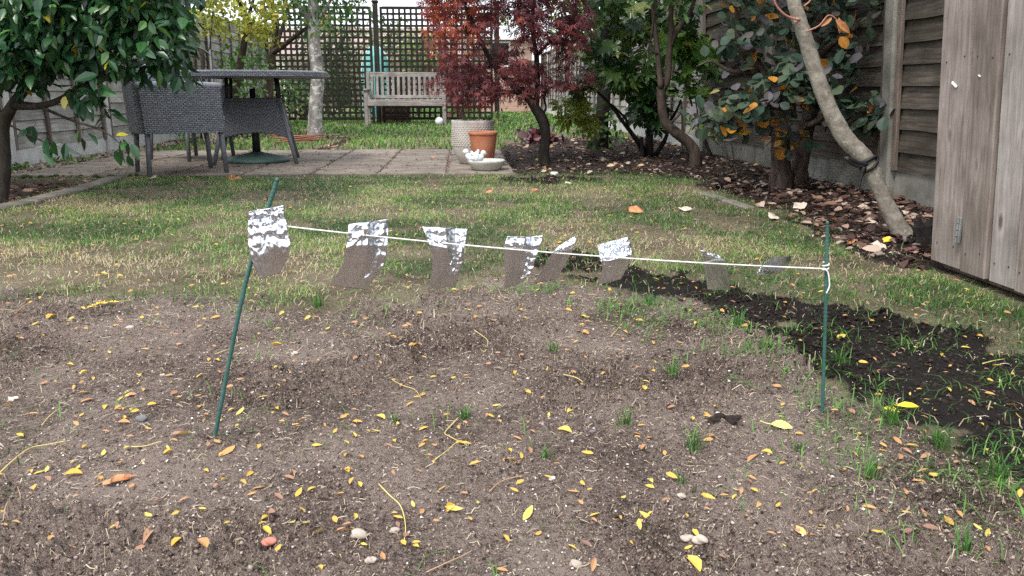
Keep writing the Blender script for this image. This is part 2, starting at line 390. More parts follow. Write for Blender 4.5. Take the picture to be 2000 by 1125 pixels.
M['lv_weed'] = tinted('weed_leaf', [(0, (0.04, 0.12, 0.02)), (0.6, (0.11, 0.25, 0.04)), (1, (0.24, 0.36, 0.08))], 0.5, 0.25, 0.35)
M['lv_far'] = tinted('far_leaf', [(0, (0.02, 0.055, 0.018)), (0.5, (0.055, 0.12, 0.035)), (0.85, (0.15, 0.22, 0.06)), (1, (0.36, 0.34, 0.10))], 0.6, 0.3, 0.3)
M['lv_heuchera'] = tinted('dark_heuchera_leaf', [(0, (0.018, 0.008, 0.012)), (0.6, (0.06, 0.018, 0.026)), (1, (0.22, 0.05, 0.06))], 0.35, 0.1, 0.5)

def wicker_mat(name, c1, c2):
    m, t, b, o = mat_new(name)
    tc = t.nodes.new('ShaderNodeTexCoord')
    br = t.nodes.new('ShaderNodeTexBrick')
    br.offset = 0.5
    br.inputs['Scale'].default_value = 1.0
    br.inputs['Brick Width'].default_value = 0.030
    br.inputs['Row Height'].default_value = 0.013
    br.inputs['Mortar Size'].default_value = 0.0026
    br.inputs['Mortar Smooth'].default_value = 0.9
    br.inputs['Color1'].default_value = (*c1, 1); br.inputs['Color2'].default_value = (*c2, 1)
    br.inputs['Mortar'].default_value = (c1[0] * 0.55, c1[1] * 0.55, c1[2] * 0.55, 1)
    t.links.new(tc.outputs['UV'], br.inputs['Vector'])
    t.links.new(br.outputs['Color'], b.inputs['Base Color'])
    b.inputs['Roughness'].default_value = 0.42
    inv = t.nodes.new('ShaderNodeMath'); inv.operation = 'SUBTRACT'; inv.inputs[0].default_value = 1.0
    t.links.new(br.outputs['Fac'], inv.inputs[1])
    bump_n(t, b, inv.outputs[0], 1.0, 0.006)
    return m
M['wicker'] = wicker_mat('grey_wicker', (0.165, 0.178, 0.21), (0.28, 0.295, 0.33))
M['wicker_dark'] = wicker_mat('dark_grey_wicker', (0.105, 0.11, 0.125), (0.16, 0.165, 0.185))

def foil_mat():
    m, t, b, o = mat_new('kitchen_foil')
    v = coords(t)
    n = noise_n(t, v, 45, 1, 0.4, 0.3)
    b.inputs['Base Color'].default_value = (0.76, 0.79, 0.84, 1)
    b.inputs['Metallic'].default_value = 1
    b.inputs['Roughness'].default_value = 0.29
    bump_n(t, b, n.outputs[0], 0.16, 0.003)
    return m
M['foil'] = foil_mat()

# ------------------------------------------------------------------ mesh helpers
OFF = {}
def tag(o, label=None, cat=None, group=None, kind=None):
    if label: o['label'] = label
    if cat: o['category'] = cat
    if group: o['group'] = group
    if kind: o['kind'] = kind
    return o
def thing(name, label, cat, loc, group=None):
    o = bpy.data.objects.new(name, None)
    COL.objects.link(o)
    o.location = Vector([float(c) for c in loc])
    o.empty_display_size = 0.05
    OFF[o.name] = np.array([float(c) for c in loc])
    return tag(o, label, cat, group)
def link(me, name, mat, parent=None, smooth=False):
    if mat is not None: me.materials.append(M[mat] if isinstance(mat, str) else mat)
    if smooth: me.polygons.foreach_set('use_smooth', np.ones(len(me.polygons), bool))
    o = bpy.data.objects.new(name, me)
    COL.objects.link(o)
    if parent is not None:
        o.parent = parent
        OFF[o.name] = OFF.get(parent.name, np.zeros(3))
    else:
        OFF[o.name] = np.zeros(3)
    return o
class MB:
    def __init__(s): s.v = []; s.f = []; s.n = 0; s.t = []; s.uv = []
    def add(s, v, f, tint=0.5, uv=None):
        v = np.asarray(v, float).reshape(-1, 3)
        s.v.append(v)
        s.f += [tuple(i + s.n for i in q) for q in f]
        s.t.append(np.full(len(v), tint)); s.uv.append(uv)
        s.n += len(v)
        return s
    def build(s, name, mat, parent=None, smooth=False, own=False):
        """own=True: a top-level mesh whose origin is at its base"""
        V = np.concatenate(s.v) if s.v else np.zeros((0, 3))
        off = OFF.get(parent.name, np.zeros(3)) if parent is not None else np.zeros(3)
        if own:
            off = np.array([(V[:, 0].min() + V[:, 0].max()) / 2, (V[:, 1].min() + V[:, 1].max()) / 2, V[:, 2].min()])
        me = bpy.data.meshes.new(name)
        me.from_pydata((V - off).tolist(), [], s.f)
        a = me.attributes.new('tint', 'FLOAT', 'POINT')
        a.data.foreach_set('value', np.concatenate(s.t).astype(np.float32))
        if any(u is not None for u in s.uv):
            lay = me.uv_layers.new(name='UVMap')
            full = []
            for u, v in zip(s.uv, s.v): full.append(np.asarray(u, float) if u is not None else np.zeros((len(v), 2)))
            full = np.concatenate(full)
            li = np.zeros(len(me.loops), np.int32); me.loops.foreach_get('vertex_index', li)
            lay.data.foreach_set('uv', full[li].astype(np.float32).ravel())
        o = link(me, name, mat, parent, smooth)
        if own:
            o.location = Vector(off); OFF[o.name] = off
        return o
def big(name, V, Ft, tint, mat, parent=None, smooth=False):
    """many copies of one template: V (N,k,3), Ft (m,3) triangles"""
    V = np.asarray(V, np.float64); Nn, k = V.shape[:2]
    Ft = np.asarray(Ft, np.int64)
    off = OFF.get(parent.name, np.zeros(3)) if parent is not None else np.zeros(3)
    co = (V - off).reshape(-1, 3).astype(np.float32)
    idx = (Ft[None] + (np.arange(Nn) * k)[:, None, None]).reshape(-1).astype(np.int32)
    nf = Nn * len(Ft)
    me = bpy.data.meshes.new(name)
    me.vertices.add(Nn * k); me.vertices.foreach_set('co', co.ravel())
    me.loops.add(nf * 3); me.loops.foreach_set('vertex_index', idx)
    me.polygons.add(nf)
    me.polygons.foreach_set('loop_start', np.arange(nf, dtype=np.int32) * 3)
    me.update(calc_edges=True)
    a = me.attributes.new('tint', 'FLOAT', 'POINT')
    a.data.foreach_set('value', np.repeat(np.asarray(tint, np.float32), k))
    return link(me, name, mat, parent, smooth)
def box(c, s, R=None):
    c = np.asarray(c, float); s = np.asarray(s, float) / 2
    v = np.array([(x, y, z) for x in (-1, 1) for y in (-1, 1) for z in (-1, 1)], float) * s
    if R is not None: v = v @ np.asarray(R).T
    return v + c, [(0, 1, 3, 2), (4, 6, 7, 5), (0, 4, 5, 1), (2, 3, 7, 6), (0, 2, 6, 4), (1, 5, 7, 3)]
def bbox(c, s, bev=0.004, R=None):
    """box with bevelled edges"""
    bm = bmesh.new()
    bmesh.ops.create_cube(bm, size=1)
    for v in bm.verts: v.co = Vector((v.co.x * s[0], v.co.y * s[1], v.co.z * s[2]))
    bmesh.ops.bevel(bm, geom=list(bm.edges), offset=bev, segments=1, affect='EDGES')
    bm.verts.index_update()
    v = np.array([q.co[:] for q in bm.verts]); f = [tuple(q.index for q in p.verts) for p in bm.faces]
    bm.free()
    if R is not None: v = v @ np.asarray(R).T
    return v + np.asarray(c, float), f
def rz(a):
    c, s = math.cos(a), math.sin(a)
    return np.array(((c, -s, 0), (s, c, 0), (0, 0, 1)))
def rx(a):
    c, s = math.cos(a), math.sin(a)
    return np.array(((1, 0, 0), (0, c, -s), (0, s, c)))
def ry(a):
    c, s = math.cos(a), math.sin(a)
    return np.array(((c, 0, s), (0, 1, 0), (-s, 0, c)))
def smooth_path(pts, k=5):
    p = np.asarray(pts, float)
    if len(p) < 3: return np.array([p[0] + (p[-1] - p[0]) * t for t in np.linspace(0, 1, k + 1)])
    q = np.concatenate([[2 * p[0] - p[1]], p, [2 * p[-1] - p[-2]]])
    out = []
    for i in range(1, len(q) - 2):
        for t in np.linspace(0, 1, k, endpoint=False):
            a, b, c, d = q[i - 1:i + 3]
            out.append(0.5 * ((2 * b) + (c - a) * t + (2 * a - 5 * b + 4 * c - d) * t * t + (3 * b - a - 3 * c + d) * t ** 3))
    out.append(p[-1])
    return np.array(out)
def tube(path, radii, n=8, wob=0.0, cap=True, seed=0):
    p = np.asarray(path, float)
    m = len(p)
    r = np.interp(np.linspace(0, 1, m), np.linspace(0, 1, len(radii)), radii)
    tg = np.gradient(p, axis=0)
    tg /= np.linalg.norm(tg, axis=1)[:, None] + 1e-9
    up = np.array((0, 0, 1.0)) if abs(tg[0][2]) < 0.9 else np.array((1.0, 0, 0))
    V = []
    a = np.linspace(0, 2 * math.pi, n, endpoint=False)
    rs = np.random.RandomState(seed)
    for i in range(m):
        s = np.cross(tg[i], up); s /= np.linalg.norm(s) + 1e-9
        up = np.cross(s, tg[i])
        rr = r[i] * (1 + wob * (rs.rand(n) - 0.5) * 2) if wob else r[i]
        V.append(p[i] + (np.cos(a) * rr)[:, None] * s + (np.sin(a) * rr)[:, None] * up)
    V = np.concatenate(V)
    f = []
    for i in range(m - 1):
        for j in range(n):
            k = (j + 1) % n
            f.append((i * n + j, i * n + k, (i + 1) * n + k, (i + 1) * n + j))
    if cap:
        f.append(tuple(range(n))[::-1]); f.append(tuple(range((m - 1) * n, m * n)))
    return V, f
def lathe(prof, c, n=32):
    V = []; f = []
    a = np.linspace(0, 2 * math.pi, n, endpoint=False)
    for r, z in prof: V.append(np.stack([c[0] + r * np.cos(a), c[1] + r * np.sin(a), np.full(n, c[2] + z)], 1))
    for i in range(len(prof) - 1):
        for j in range(n):
            k = (j + 1) % n
            f.append((i * n + j, i * n + k, (i + 1) * n + k, (i + 1) * n + j))
    return np.concatenate(V), f
def blob(c, s, seed=0, sub=2, amp=0.25, fr=1.6, R=None):
    bm = bmesh.new()
    bmesh.ops.create_icosphere(bm, subdivisions=sub, radius=1)
    v = np.array([q.co[:] for q in bm.verts]); f = [tuple(q.index for q in p.verts) for p in bm.faces]
    bm.free()
    d = vn(v[:, 0] * fr + v[:, 2] * 1.3 + 50, v[:, 1] * fr - v[:, 2] * 0.9 + 50, seed) - 0.5
    v = v * (1 + 2 * amp * d)[:, None] * np.asarray(s)
    if R is not None: v = v @ np.asarray(R).T
    return v + np.asarray(c, float), f
def frames(d, n):
    """rotation matrices whose columns are (side, along, normal)"""
    d = d / (np.linalg.norm(d, axis=1)[:, None] + 1e-9)
    x = np.cross(d, n); x /= np.linalg.norm(x, axis=1)[:, None] + 1e-9
    z = np.cross(x, d)
    return np.stack([x, d, z], 2)

# leaf templates: along +Y, length 1
def leaf_tpl(w=0.45, wide=0.45, fold=0.25, curl=0.15, rows=(0.12, 0.4, 0.72, 0.92), tip=1.0, blunt=1.0):
    v = [(0, 0, 0)]
    for t in rows:
        if t < wide: hw = w / 2 * math.sin(t / wide * math.pi / 2) ** 0.8
        else: hw = w / 2 * (1 - ((t - wide) / (1 - wide)) ** (1.6 * blunt)) ** 0.85
        z = -curl * t * t
        v += [(-hw, t, z + fold * hw), (0, t, z), (hw, t, z + fold * hw)]
    v.append((0, tip, -curl))
    f = [(0, 2, 1), (0, 3, 2)]
    n = len(rows)
    for i in range(n - 1):
        a = 1 + 3 * i
        f += [(a, a + 1, a + 4), (a, a + 4, a + 3), (a + 1, a + 2, a + 5), (a + 1, a + 5, a + 4)]
    a = 1 + 3 * (n - 1); e = len(v) - 1
    f += [(a, a + 1, e), (a + 1, a + 2, e)]
    return np.array(v, float), np.array(f)
def palm_tpl(n=7, spread=2.3, w=0.2, droop=0.25, waist=0.45, rootw=0.09, back=0.6):
    v = [(0, 0, 0)]; f = []
    for i in range(n):
        a = -spread + 2 * spread * i / (n - 1)
        L = 1 - (1 - back) * (abs(a) / spread) ** 1.5
        d = np.array((math.sin(a), math.cos(a), 0)); s = np.array((math.cos(a), -math.sin(a), 0))
        k = len(v)
        v += [tuple(d * L * waist - s * w * L + np.array((0, 0, 0.03))), tuple(d * L * waist + s * w * L + np.array((0, 0, 0.03))), tuple(d * L + np.array((0, 0, -droop))), tuple(d * L * waist * 0.98 + np.array((0, 0, 0.0)))]
        f += [(0, k + 3, k), (0, k + 1, k + 3), (k, k + 3, k + 2), (k + 3, k + 1, k + 2)]
    return np.array(v, float), np.array(f)
T_CAM = leaf_tpl(0.50, 0.42, 0.35, 0.14)
T_OVAL = leaf_tpl(0.55, 0.45, 0.3, 0.1, rows=(0.3, 0.72))
T_SLIM = leaf_tpl(0.34, 0.45, 0.3, 0.18, rows=(0.15, 0.45, 0.8))
T_ROUND = leaf_tpl(0.80, 0.58, 0.18, 0.08, rows=(0.15, 0.38, 0.66, 0.9), blunt=1.4)
T_MAPLE = palm_tpl(7, 2.2, 0.115, 0.35, 0.45)
T_FATSIA = palm_tpl(8, 2.4, 0.20, 0.25, 0.62, back=0.7)
T_IVY = palm_tpl(5, 1.9, 0.24, 0.1, 0.5)

def scatter(tpl, pos, R, sc):
    V, f = tpl
    return np.einsum('nij,kj->nki', R, V) * np.asarray(sc)[:, None, None] + pos[:, None, :]
def foliage(root, tpl, pos, R, sc, tint, mat, n_parts=300, jit=None):
    """the leaves that show largest become parts of their own, the rest one part of kind stuff"""
    off = OFF[root.name]
    n = len(pos)
    d = np.linalg.norm(pos - np.array((0, 0, CAMH)), axis=1)
    rel = pos - np.array((0, 0, CAMH))
    c, s = math.cos(YAW), math.sin(YAW)
    ex = rel[:, 0] * c - rel[:, 1] * s; ey = rel[:, 0] * s + rel[:, 1] * c
    ex, ey = rel[:, 0] * math.cos(YAW) - rel[:, 1] * math.sin(YAW), rel[:, 0] * math.sin(YAW) + rel[:, 1] * math.cos(YAW)
    dep = ey * math.cos(PITCH) - rel[:, 2] * math.sin(PITCH); ez = ey * math.sin(PITCH) + rel[:, 2] * math.cos(PITCH)
    inv = (np.abs(ex / dep) < 0.64) & (np.abs(ez / dep) < 0.36)
    face = np.abs(np.einsum('nj,nj->n', R[:, :, 2], rel / d[:, None]))
    size = sc / d * (0.35 + face) * inv - 0.03 * d * 0
    order = np.argsort(-(size / (1 + 0.5 * (d - d.min()))))
    pick = order[:n_parts]; rest = order[n_parts:]
    lv = 6
    qs = np.quantile(tint[pick], np.linspace(0.04, 0.96, lv)) if len(pick) else []
    meshes = []
    for q in qs:
        me = bpy.data.meshes.new('leaf')
        me.from_pydata(tpl[0].tolist(), [], [tuple(x) for x in tpl[1].tolist()])
        a = me.attributes.new('tint', 'FLOAT', 'POINT'); a.data.foreach_set('value', np.full(len(tpl[0]), q, np.float32))
        me.materials.append(M[mat]); meshes.append(me)
    for i in pick:
        o = bpy.data.objects.new('leaf', meshes[int(np.argmin(np.abs(qs - tint[i])))])
        COL.objects.link(o); o.parent = root
        mm = np.eye(4); mm[:3, :3] = R[i] * sc[i]; mm[:3, 3] = pos[i] - off
        o.matrix_basis = Matrix(mm.tolist())
    if len(rest):
        o = big('foliage', scatter(tpl, pos[rest], R[rest], sc[rest]), tpl[1], tint[rest], mat, root)
        o['kind'] = 'stuff'

def sample_poly(poly, n, rs):
    p = np.array(poly, float)
    lo, hi = p.min(0), p.max(0)
    out = []
    while len(out) < n:
        q = lo + rs.rand(n * 3, 2) * (hi - lo)
        out += q[inpoly(q[:, 0], q[:, 1], poly)].tolist()
    return np.array(out[:n])
def clusters(poly, n, y0, y1, rs):
    """points through a crown: outline given in the photo, real depth from y0 to y1"""
    q = sample_poly(poly, n, rs)
    Y = y0 + (y1 - y0) * rs.rand(n)
    return np.array([P(a, b, c) for (a, b), c in zip(q, Y)])
def limb_nodes(limbs):
    N = []; Rr = []
    for path, r in limbs:
        N.append(path); Rr.append(np.interp(np.linspace(0, 1, len(path)), np.linspace(0, 1, len(r)), r))
    return np.concatenate(N), np.concatenate(Rr)
def twigs(root, limbs, cl, mat, rs, rmax=0.008, droop=0.0, name='twigs', n=5):
    """grow a thin branch from the nearest wood to every leaf cluster; returns cluster directions"""
    N, Rr = limb_nodes(limbs)
    mb = MB(); dirs = np.zeros_like(cl)
    d0 = np.array([np.min(np.linalg.norm(N - c, axis=1)) for c in cl])
    for i in np.argsort(d0):
        c = cl[i]
        dd = np.linalg.norm(N - c, axis=1) + 0.35 * np.maximum(0, N[:, 2] - c[2])
        j = int(np.argmin(dd))
        a = N[j]; L = np.linalg.norm(c - a) + 1e-6
        mid = (a + c) / 2 + (rs.rand(3) - 0.5) * 0.22 * L + np.array((0, 0, (0.10 - droop) * L))
        path = smooth_path([a, mid, c], 4)
        r0 = min(Rr[j] * 0.7, rmax * (0.35 + L))
        mb.add(*tube(path, [r0, r0 * 0.35 + 0.0006], n, cap=False))
        N = np.concatenate([N, path[2:]]); Rr = np.concatenate([Rr, np.linspace(r0, r0 * 0.4, len(path) - 2)])
        dirs[i] = (c - mid) / (np.linalg.norm(c - mid) + 1e-9)
    if mb.n:
        o = mb.build(name, mat, root, True); o['kind'] = 'stuff'
    return dirs
def leaves_on(cl, dirs, per, spread, rs, size, droop=0.5, updir=0.9, vary=0.25, fan=0.7):
    n = len(cl) * per
    base = np.repeat(cl, per, 0); dr = np.repeat(dirs, per, 0)
    pos = base + (rs.rand(n, 3) - 0.5) * 2 * spread - dr * rs.rand(n)[:, None] * spread * 0.8
    d = dr * 0.5 + rs.randn(n, 3) * fan; d[:, 2] -= droop
    nm = rs.randn(n, 3) * 0.45; nm[:, 2] += updir; nm[:, 1] -= 0.35
    R = frames(d, nm)
    sc = size * (1 + vary * rs.randn(n)).clip(0.5, 1.6)
    return pos, R, sc

# ================================================================== GROUND
def axis(segs):
    out = [segs[0][0]]
    for a, b, s0, s1 in segs:
        x = a
        L = b - a
        while x < b - 1e-6:
            st = s0 + (s1 - s0) * (x - a) / L
            x = min(b, x + st); out.append(x)
        if len(out) > 2 and out[-1] - out[-2] < 0.3 * s1: out.pop(-2)
    return np.array(out)
gx = axis([(-150, -8, 40, 4), (-8, -2.6, 1.2, 0.10), (-2.6, -1.5, 0.08, 0.012), (-1.5, 1.75, 0.0062, 0.0062), (1.75, 2.6, 0.012, 0.06), (2.6, 8, 0.2, 1.5), (8, 150, 4, 40)])
gy = axis([(-60, -3, 20, 1), (-3, 0.7, 0.5, 0.03), (0.7, 0.85, 0.02, 0.006), (0.85, 1.6, 0.0042, 0.0066), (1.6, 2.9, 0.0066, 0.016), (2.9, 6.2, 0.018, 0.06), (6.2, 14, 0.08, 0.3), (14, 40, 0.5, 4), (40, 160, 6, 30)])
X, Y = np.meshgrid(gx, gy)
zs, zc, zb, zg = zones(X, Y)
lawn = ~(zs | zc | zb | zg)
soilw = (zs | zc | zb).astype(float)
Z = hmac(X, Y)
near = ((Y > 0.6) & (Y < 6.5) & (X > -3.6) & (X < 2.6)).astype(float)
ridge = 1 - np.abs(2 * fbm(X * 26, Y * 26, 41, 3) / 0.875 - 1)
crumb = (fbm(X * 55, Y * 55, 42, 3) / 0.875 - 0.5)
clod = np.clip(fbm(X * 14, Y * 14, 47, 2) / 0.75 - 0.52, 0, 1)
smoothpatch = np.clip((fbm(X * 2.6 + 3, Y * 3.0, 49, 3) / 0.875 - 0.40) * 6, 0.25, 1.45)
Z = Z + near * soilw * smoothpatch * (0.016 * (ridge - 0.6) + 0.026 * crumb + 0.014 * (vn(X * 165, Y * 165, 43) - 0.5) + 0.030 * clod)
Z = Z + near * (1 - soilw) * (0.005 * crumb + 0.004 * (ridge - 0.6))
# little hollows and dug spots seen in the bare soil
for (px, py, r, dpt) in ((710, 690, 0.05, -0.012), (1410, 838, 0.035, 0.018), (410, 862, 0.03, -0.012), (980, 1020, 0.10, -0.010), (90, 620, 0.10, 0.014), (690, 760, 0.12, -0.010)):
    g = G(px, py); Z = Z + dpt * np.exp(-((X - g[0]) ** 2 + (Y - g[1]) ** 2) / (r * r))
for (px, py) in ((410, 857), (1607, 815)):        # earth pushed up round the canes
    g = G(px, py); dd = np.hypot(X - g[0], Y - g[1])
    Z = Z + 0.011 * np.exp(-((dd - 0.020) / 0.010) ** 2) * (0.4 + fbm(X * 60, Y * 60, 91, 2))
Z = Z - 0.035 * zb * (X < 0)            # sunken corner under the left tree
GX, GY, GZ = gx, gy, Z
def gz(x, y):
    i = int(np.clip(np.searchsorted(GX, x), 1, len(GX) - 1)); j = int(np.clip(np.searchsorted(GY, y), 1, len(GY) - 1))
    return float(GZ[j, i])
def gzv(x, y):
    i = np.clip(np.searchsorted(GX, x), 1, len(GX) - 1); j = np.clip(np.searchsorted(GY, y), 1, len(GY) - 1)
    return GZ[j, i]
nx, ny = len(gx), len(gy)
me = bpy.data.meshes.new('ground')
me.vertices.add(nx * ny)
me.vertices.foreach_set('co', np.stack([X, Y, Z], 2).astype(np.float32).ravel())
I = np.arange(nx * ny).reshape(ny, nx)
q = np.stack([I[:-1, :-1], I[:-1, 1:], I[1:, 1:], I[1:, :-1]], 2).reshape(-1, 4).astype(np.int32)
me.loops.add(len(q) * 4); me.loops.foreach_set('vertex_index', q.ravel())
me.polygons.add(len(q)); me.polygons.foreach_set('loop_start', np.arange(len(q), dtype=np.int32) * 4)
me.update(calc_edges=True)
ca = me.attributes.new('zone', 'FLOAT_COLOR', 'POINT')
def soft(m):
    k = m.astype(float)
    k[1:-1, 1:-1] = (k[1:-1, 1:-1] * 2 + k[:-2, 1:-1] + k[2:, 1:-1] + k[1:-1, :-2] + k[1:-1, 2:]) / 6
    return k
zcol = np.stack([soft(zc), soft(zb | zg), soft(lawn), np.ones_like(X)], 2).astype(np.float32)
ca.data.foreach_set('color', zcol.ravel())
tag(link(me, 'ground', 'ground', None, True), kind='structure')

# ------------------------------------------------------------------ patio of half-metre slabs
patio = bpy.data.objects.new('patio', None); COL.objects.link(patio); patio['kind'] = 'structure'
OFF['patio'] = np.zeros(3)
bed_mb = MB(); bed_mb.add(*box((-1.40, 7.28, -0.010), (3.60, 2.52, 0.04)))
bed_mb.build('mortar_bed', 'edging', patio)
xs_ = [-3.20, -2.62, -2.08, -1.57, -1.08, -0.60, -0.10, 0.40]
ys_ = [6.02, 6.62, 7.20, 7.80, 8.54]
for i in range(7):
    for j in range(4):
        x0, x1, y0, y1 = xs_[i], xs_[i + 1], ys_[j], ys_[j + 1]
        g = 0.010
        c = ((x0 + x1) / 2, (y0 + y1) / 2, -0.006 + 0.004 * random.random())
        R = rx(random.uniform(-1, 1) * 0.004) @ ry(random.uniform(-1, 1) * 0.004)
        MB().add(*bbox(c, (x1 - x0 - 2 * g, y1 - y0 - 2 * g, 0.05), 0.006, R)).build('paving_slab', 'slab', patio)
PZ = 0.022
# mossy lip at the left front of the patio
mo = MB()
for k in range(90):
    x = random.uniform(-3.2, -2.3); mo.add(*blob((x, 6.03 + random.uniform(-0.012, 0.01), 0.004 + random.uniform(-0.02, 0.015)), (0.02, 0.012, 0.010), k, 1, 0.3))
tag(mo.build('moss', 'moss'), 'strip of moss along the front edge of the patio', 'moss', kind='stuff')

# concrete lawn edging
def edging(name, pts, wid, zz):
    e = bpy.data.objects.new(name, None); COL.objects.link(e); e['kind'] = 'structure'; OFF[e.name] = np.zeros(3)
    for a, b in zip(pts[:-1], pts[1:]):
        a = np.array(a); b = np.array(b); L = np.linalg.norm(b - a); m = (a + b) / 2
        MB().add(*bbox((m[0], m[1], zz), (wid, L - 0.012, 0.05), 0.008, rz(math.atan2(b[1] - a[1], b[0] - a[0]) - math.pi / 2))).build('edging_stone', 'edging', e)
edging('lawn_edging', [(-2.62, 3.4), (-2.44, 4.0), (-2.36, 4.6), (-2.36, 5.25), (-2.40, 5.9)], 0.11, -0.002)
edging('bed_edging', [(1.50, 4.15), (1.48, 4.50), (1.44, 4.85)], 0.06, -0.010)

# ------------------------------------------------------------------ lap fences
def lap_fence(name, label, x, side, y_start, n, plen, z0, ztop, m_board, m_post, gb_h, nbat, lean=0.0, visible=0.115):
    """side: +1 when the garden lies towards +x of the fence"""
    root = thing(name, label, 'fence', (x, y_start, 0))
    def L(z): return -side * lean * z
    for k in range(n + 1):
        y = y_start + k * plen
        MB().add(*bbox((x + L(0.9) + random.uniform(-1, 1) * 0.006, y, ztop / 2), (0.11, 0.11, ztop), 0.012, ry(-side * lean + random.uniform(-1, 1) * 0.006))).build('concrete_post', m_post, root)
    for k in range(n):
        ya, yb = y_start + k * plen + 0.058, y_start + (k + 1) * plen - 0.058
        MB().add(*bbox((x, (ya + yb) / 2, gb_h / 2), (0.05, yb - ya, gb_h), 0.005)).build('gravel_board', m_post, root)
        z = gb_h + z0
        row = 0
        while z < ztop - 0.05:
            ns = 7
            v = []
            rs = random.random() * 90
            for i in range(ns + 1):
                y = ya + (yb - ya) * i / ns
                wv = 0.014 * (float(vn(np.array([i * 0.9 + rs]), np.array([row * 3.1]), 5)[0]) - 0.5)
                zb_, zt = z - 0.012 + wv, z + visible + 0.008
                xo, xi = x + side * 0.026 + L(z), x + side * 0.008 + L(z)
                v += [(xo, y, zb_), (xi + side * 0.001, y, zt), (xi - side * 0.008, y, zt), (xo - side * 0.010, y, zb_)]
            f = []
            for i in range(ns):
                a = i * 4; b = a + 4
                for j in range(4):
                    jj = (j + 1) % 4
                    f.append((a + j, a + jj, b + jj, b + j))
            f += [(3, 2, 1, 0), (ns * 4, ns * 4 + 1, ns * 4 + 2, ns * 4 + 3)]
            MB().add(v, f).build('board', m_board, root)
            z += visible; row += 1
        for b in range(nbat):
            y = ya + 0.02 + (yb - ya - 0.04) * b / (nbat - 1)
            MB().add(*bbox((x + side * 0.040 + L(0.85), y, (ztop + gb_h) / 2), (0.022, 0.038, ztop - gb_h), 0.003, ry(-side * lean))).build('batten', 'batten', root)
        MB().add(*bbox((x + L(ztop), (ya + yb) / 2, ztop + 0.004), (0.07, yb - ya, 0.02), 0.003)).build('capping', m_board, root)
    return root
lap_fence('lap_fence', 'pale grey overlapping board fence along the left side behind the table', -3.60, 1, 3.10, 7, 1.86, 0.01, 1.66, 'fence_grey', 'concrete_l', 0.14, 4)
lap_fence('lap_fence', 'dark brown overlapping board fence with concrete posts along the right side', 2.47, -1, 0.90, 4, 1.83, 0.01, 1.72, 'fence_brown', 'concrete', 0.165, 2, -0.06)
lap_fence('lap_fence', 'far stretch of grey board fence running behind the right hand shrubs', 2.47, -1, 8.32, 9, 1.86, 0.01, 1.66, 'fence_grey', 'concrete_l', 0.15, 4)

# ------------------------------------------------------------------ shed wall on the right
shed = thing('shed', 'weathered grey plank shed standing at the right edge by the leaning trunk', 'shed', (1.62, 2.0, 0.02))
yb = [2.70, 2.512, 2.368, 2.238, 2.12, 1.99, 1.86, 1.73, 1.60]
for i in range(len(yb) - 1):
    a, b = yb[i], yb[i + 1]
    gap = (0.022, 0.015, 0.014, 0.016)[i % 4]
    MB().add(*bbox((1.553 + (0.010, 0.0, 0.005, -0.004)[i % 4], (a + b) / 2, 0.985), (0.02, abs(a - b) - gap, 1.91), 0.0035, ry(-0.07))).build('plank', ('plank', 'plank_brown', 'plank_pale', 'plank')[i % 4], shed)
MB().add(*bbox((1.592, 2.13, 0.99), (0.03, 1.05, 1.86), 0.004, ry(-0.07))).build('backing_panel', 'bark_dark', shed)
MB().add(*bbox((2.02, 2.64, 0.99), (0.74, 0.03, 1.9), 0.004)).build('end_wall', 'plank', shed)
MB().add(*bbox((2.0, 2.14, 0.035), (0.7, 1.04, 0.05), 0.004)).build('floor_bearer', 'batten', shed)
MB().add(*bbox((2.0, 2.14, 1.97), (0.95, 1.25, 0.04), 0.006)).build('roof', 'felt', shed)
for i in range(4):
    for zz in (0.10, 0.70):
        for q_ in (0.25, 0.75):
            yy = yb[i] * (1 - q_) + yb[i + 1] * q_; xx = 1.553 - 0.0112 + (0.010, 0.0, 0.005, -0.004)[i] - 0.07 * (zz - 0.985)
            MB().add(*blob((xx, yy, zz + random.uniform(-0.01, 0.01)), (0.0015, 0.0032, 0.0032), 1, 1, 0.0)).build('nail', 'black', shed)
hb = MB()
hb.add(*bbox((1.597, 2.513, 0.165), (0.010, 0.020, 0.085), 0.002))
for k in range(4): hb.add(*lathe([(0.0, 0), (0.006, 0), (0.006, 0.018), (0.0, 0.018)], (1.591, 2.513, 0.125 + k * 0.021), 10))
hb.build('hinge', 'tin', shed)
for (yy, zz, s) in ((2.60, 0.62, 0.016), (2.46, 0.645, 0.006)):
    MB().add(*bbox((1.5655 + (0.010 if yy > 2.512 else 0.0) - 0.0005 if zz < 0.63 else 1.5655, yy, zz), (0.006, s * 2, s * 0.55), 0.002, rx(0.5))).build('paint_mark', 'white', shed)

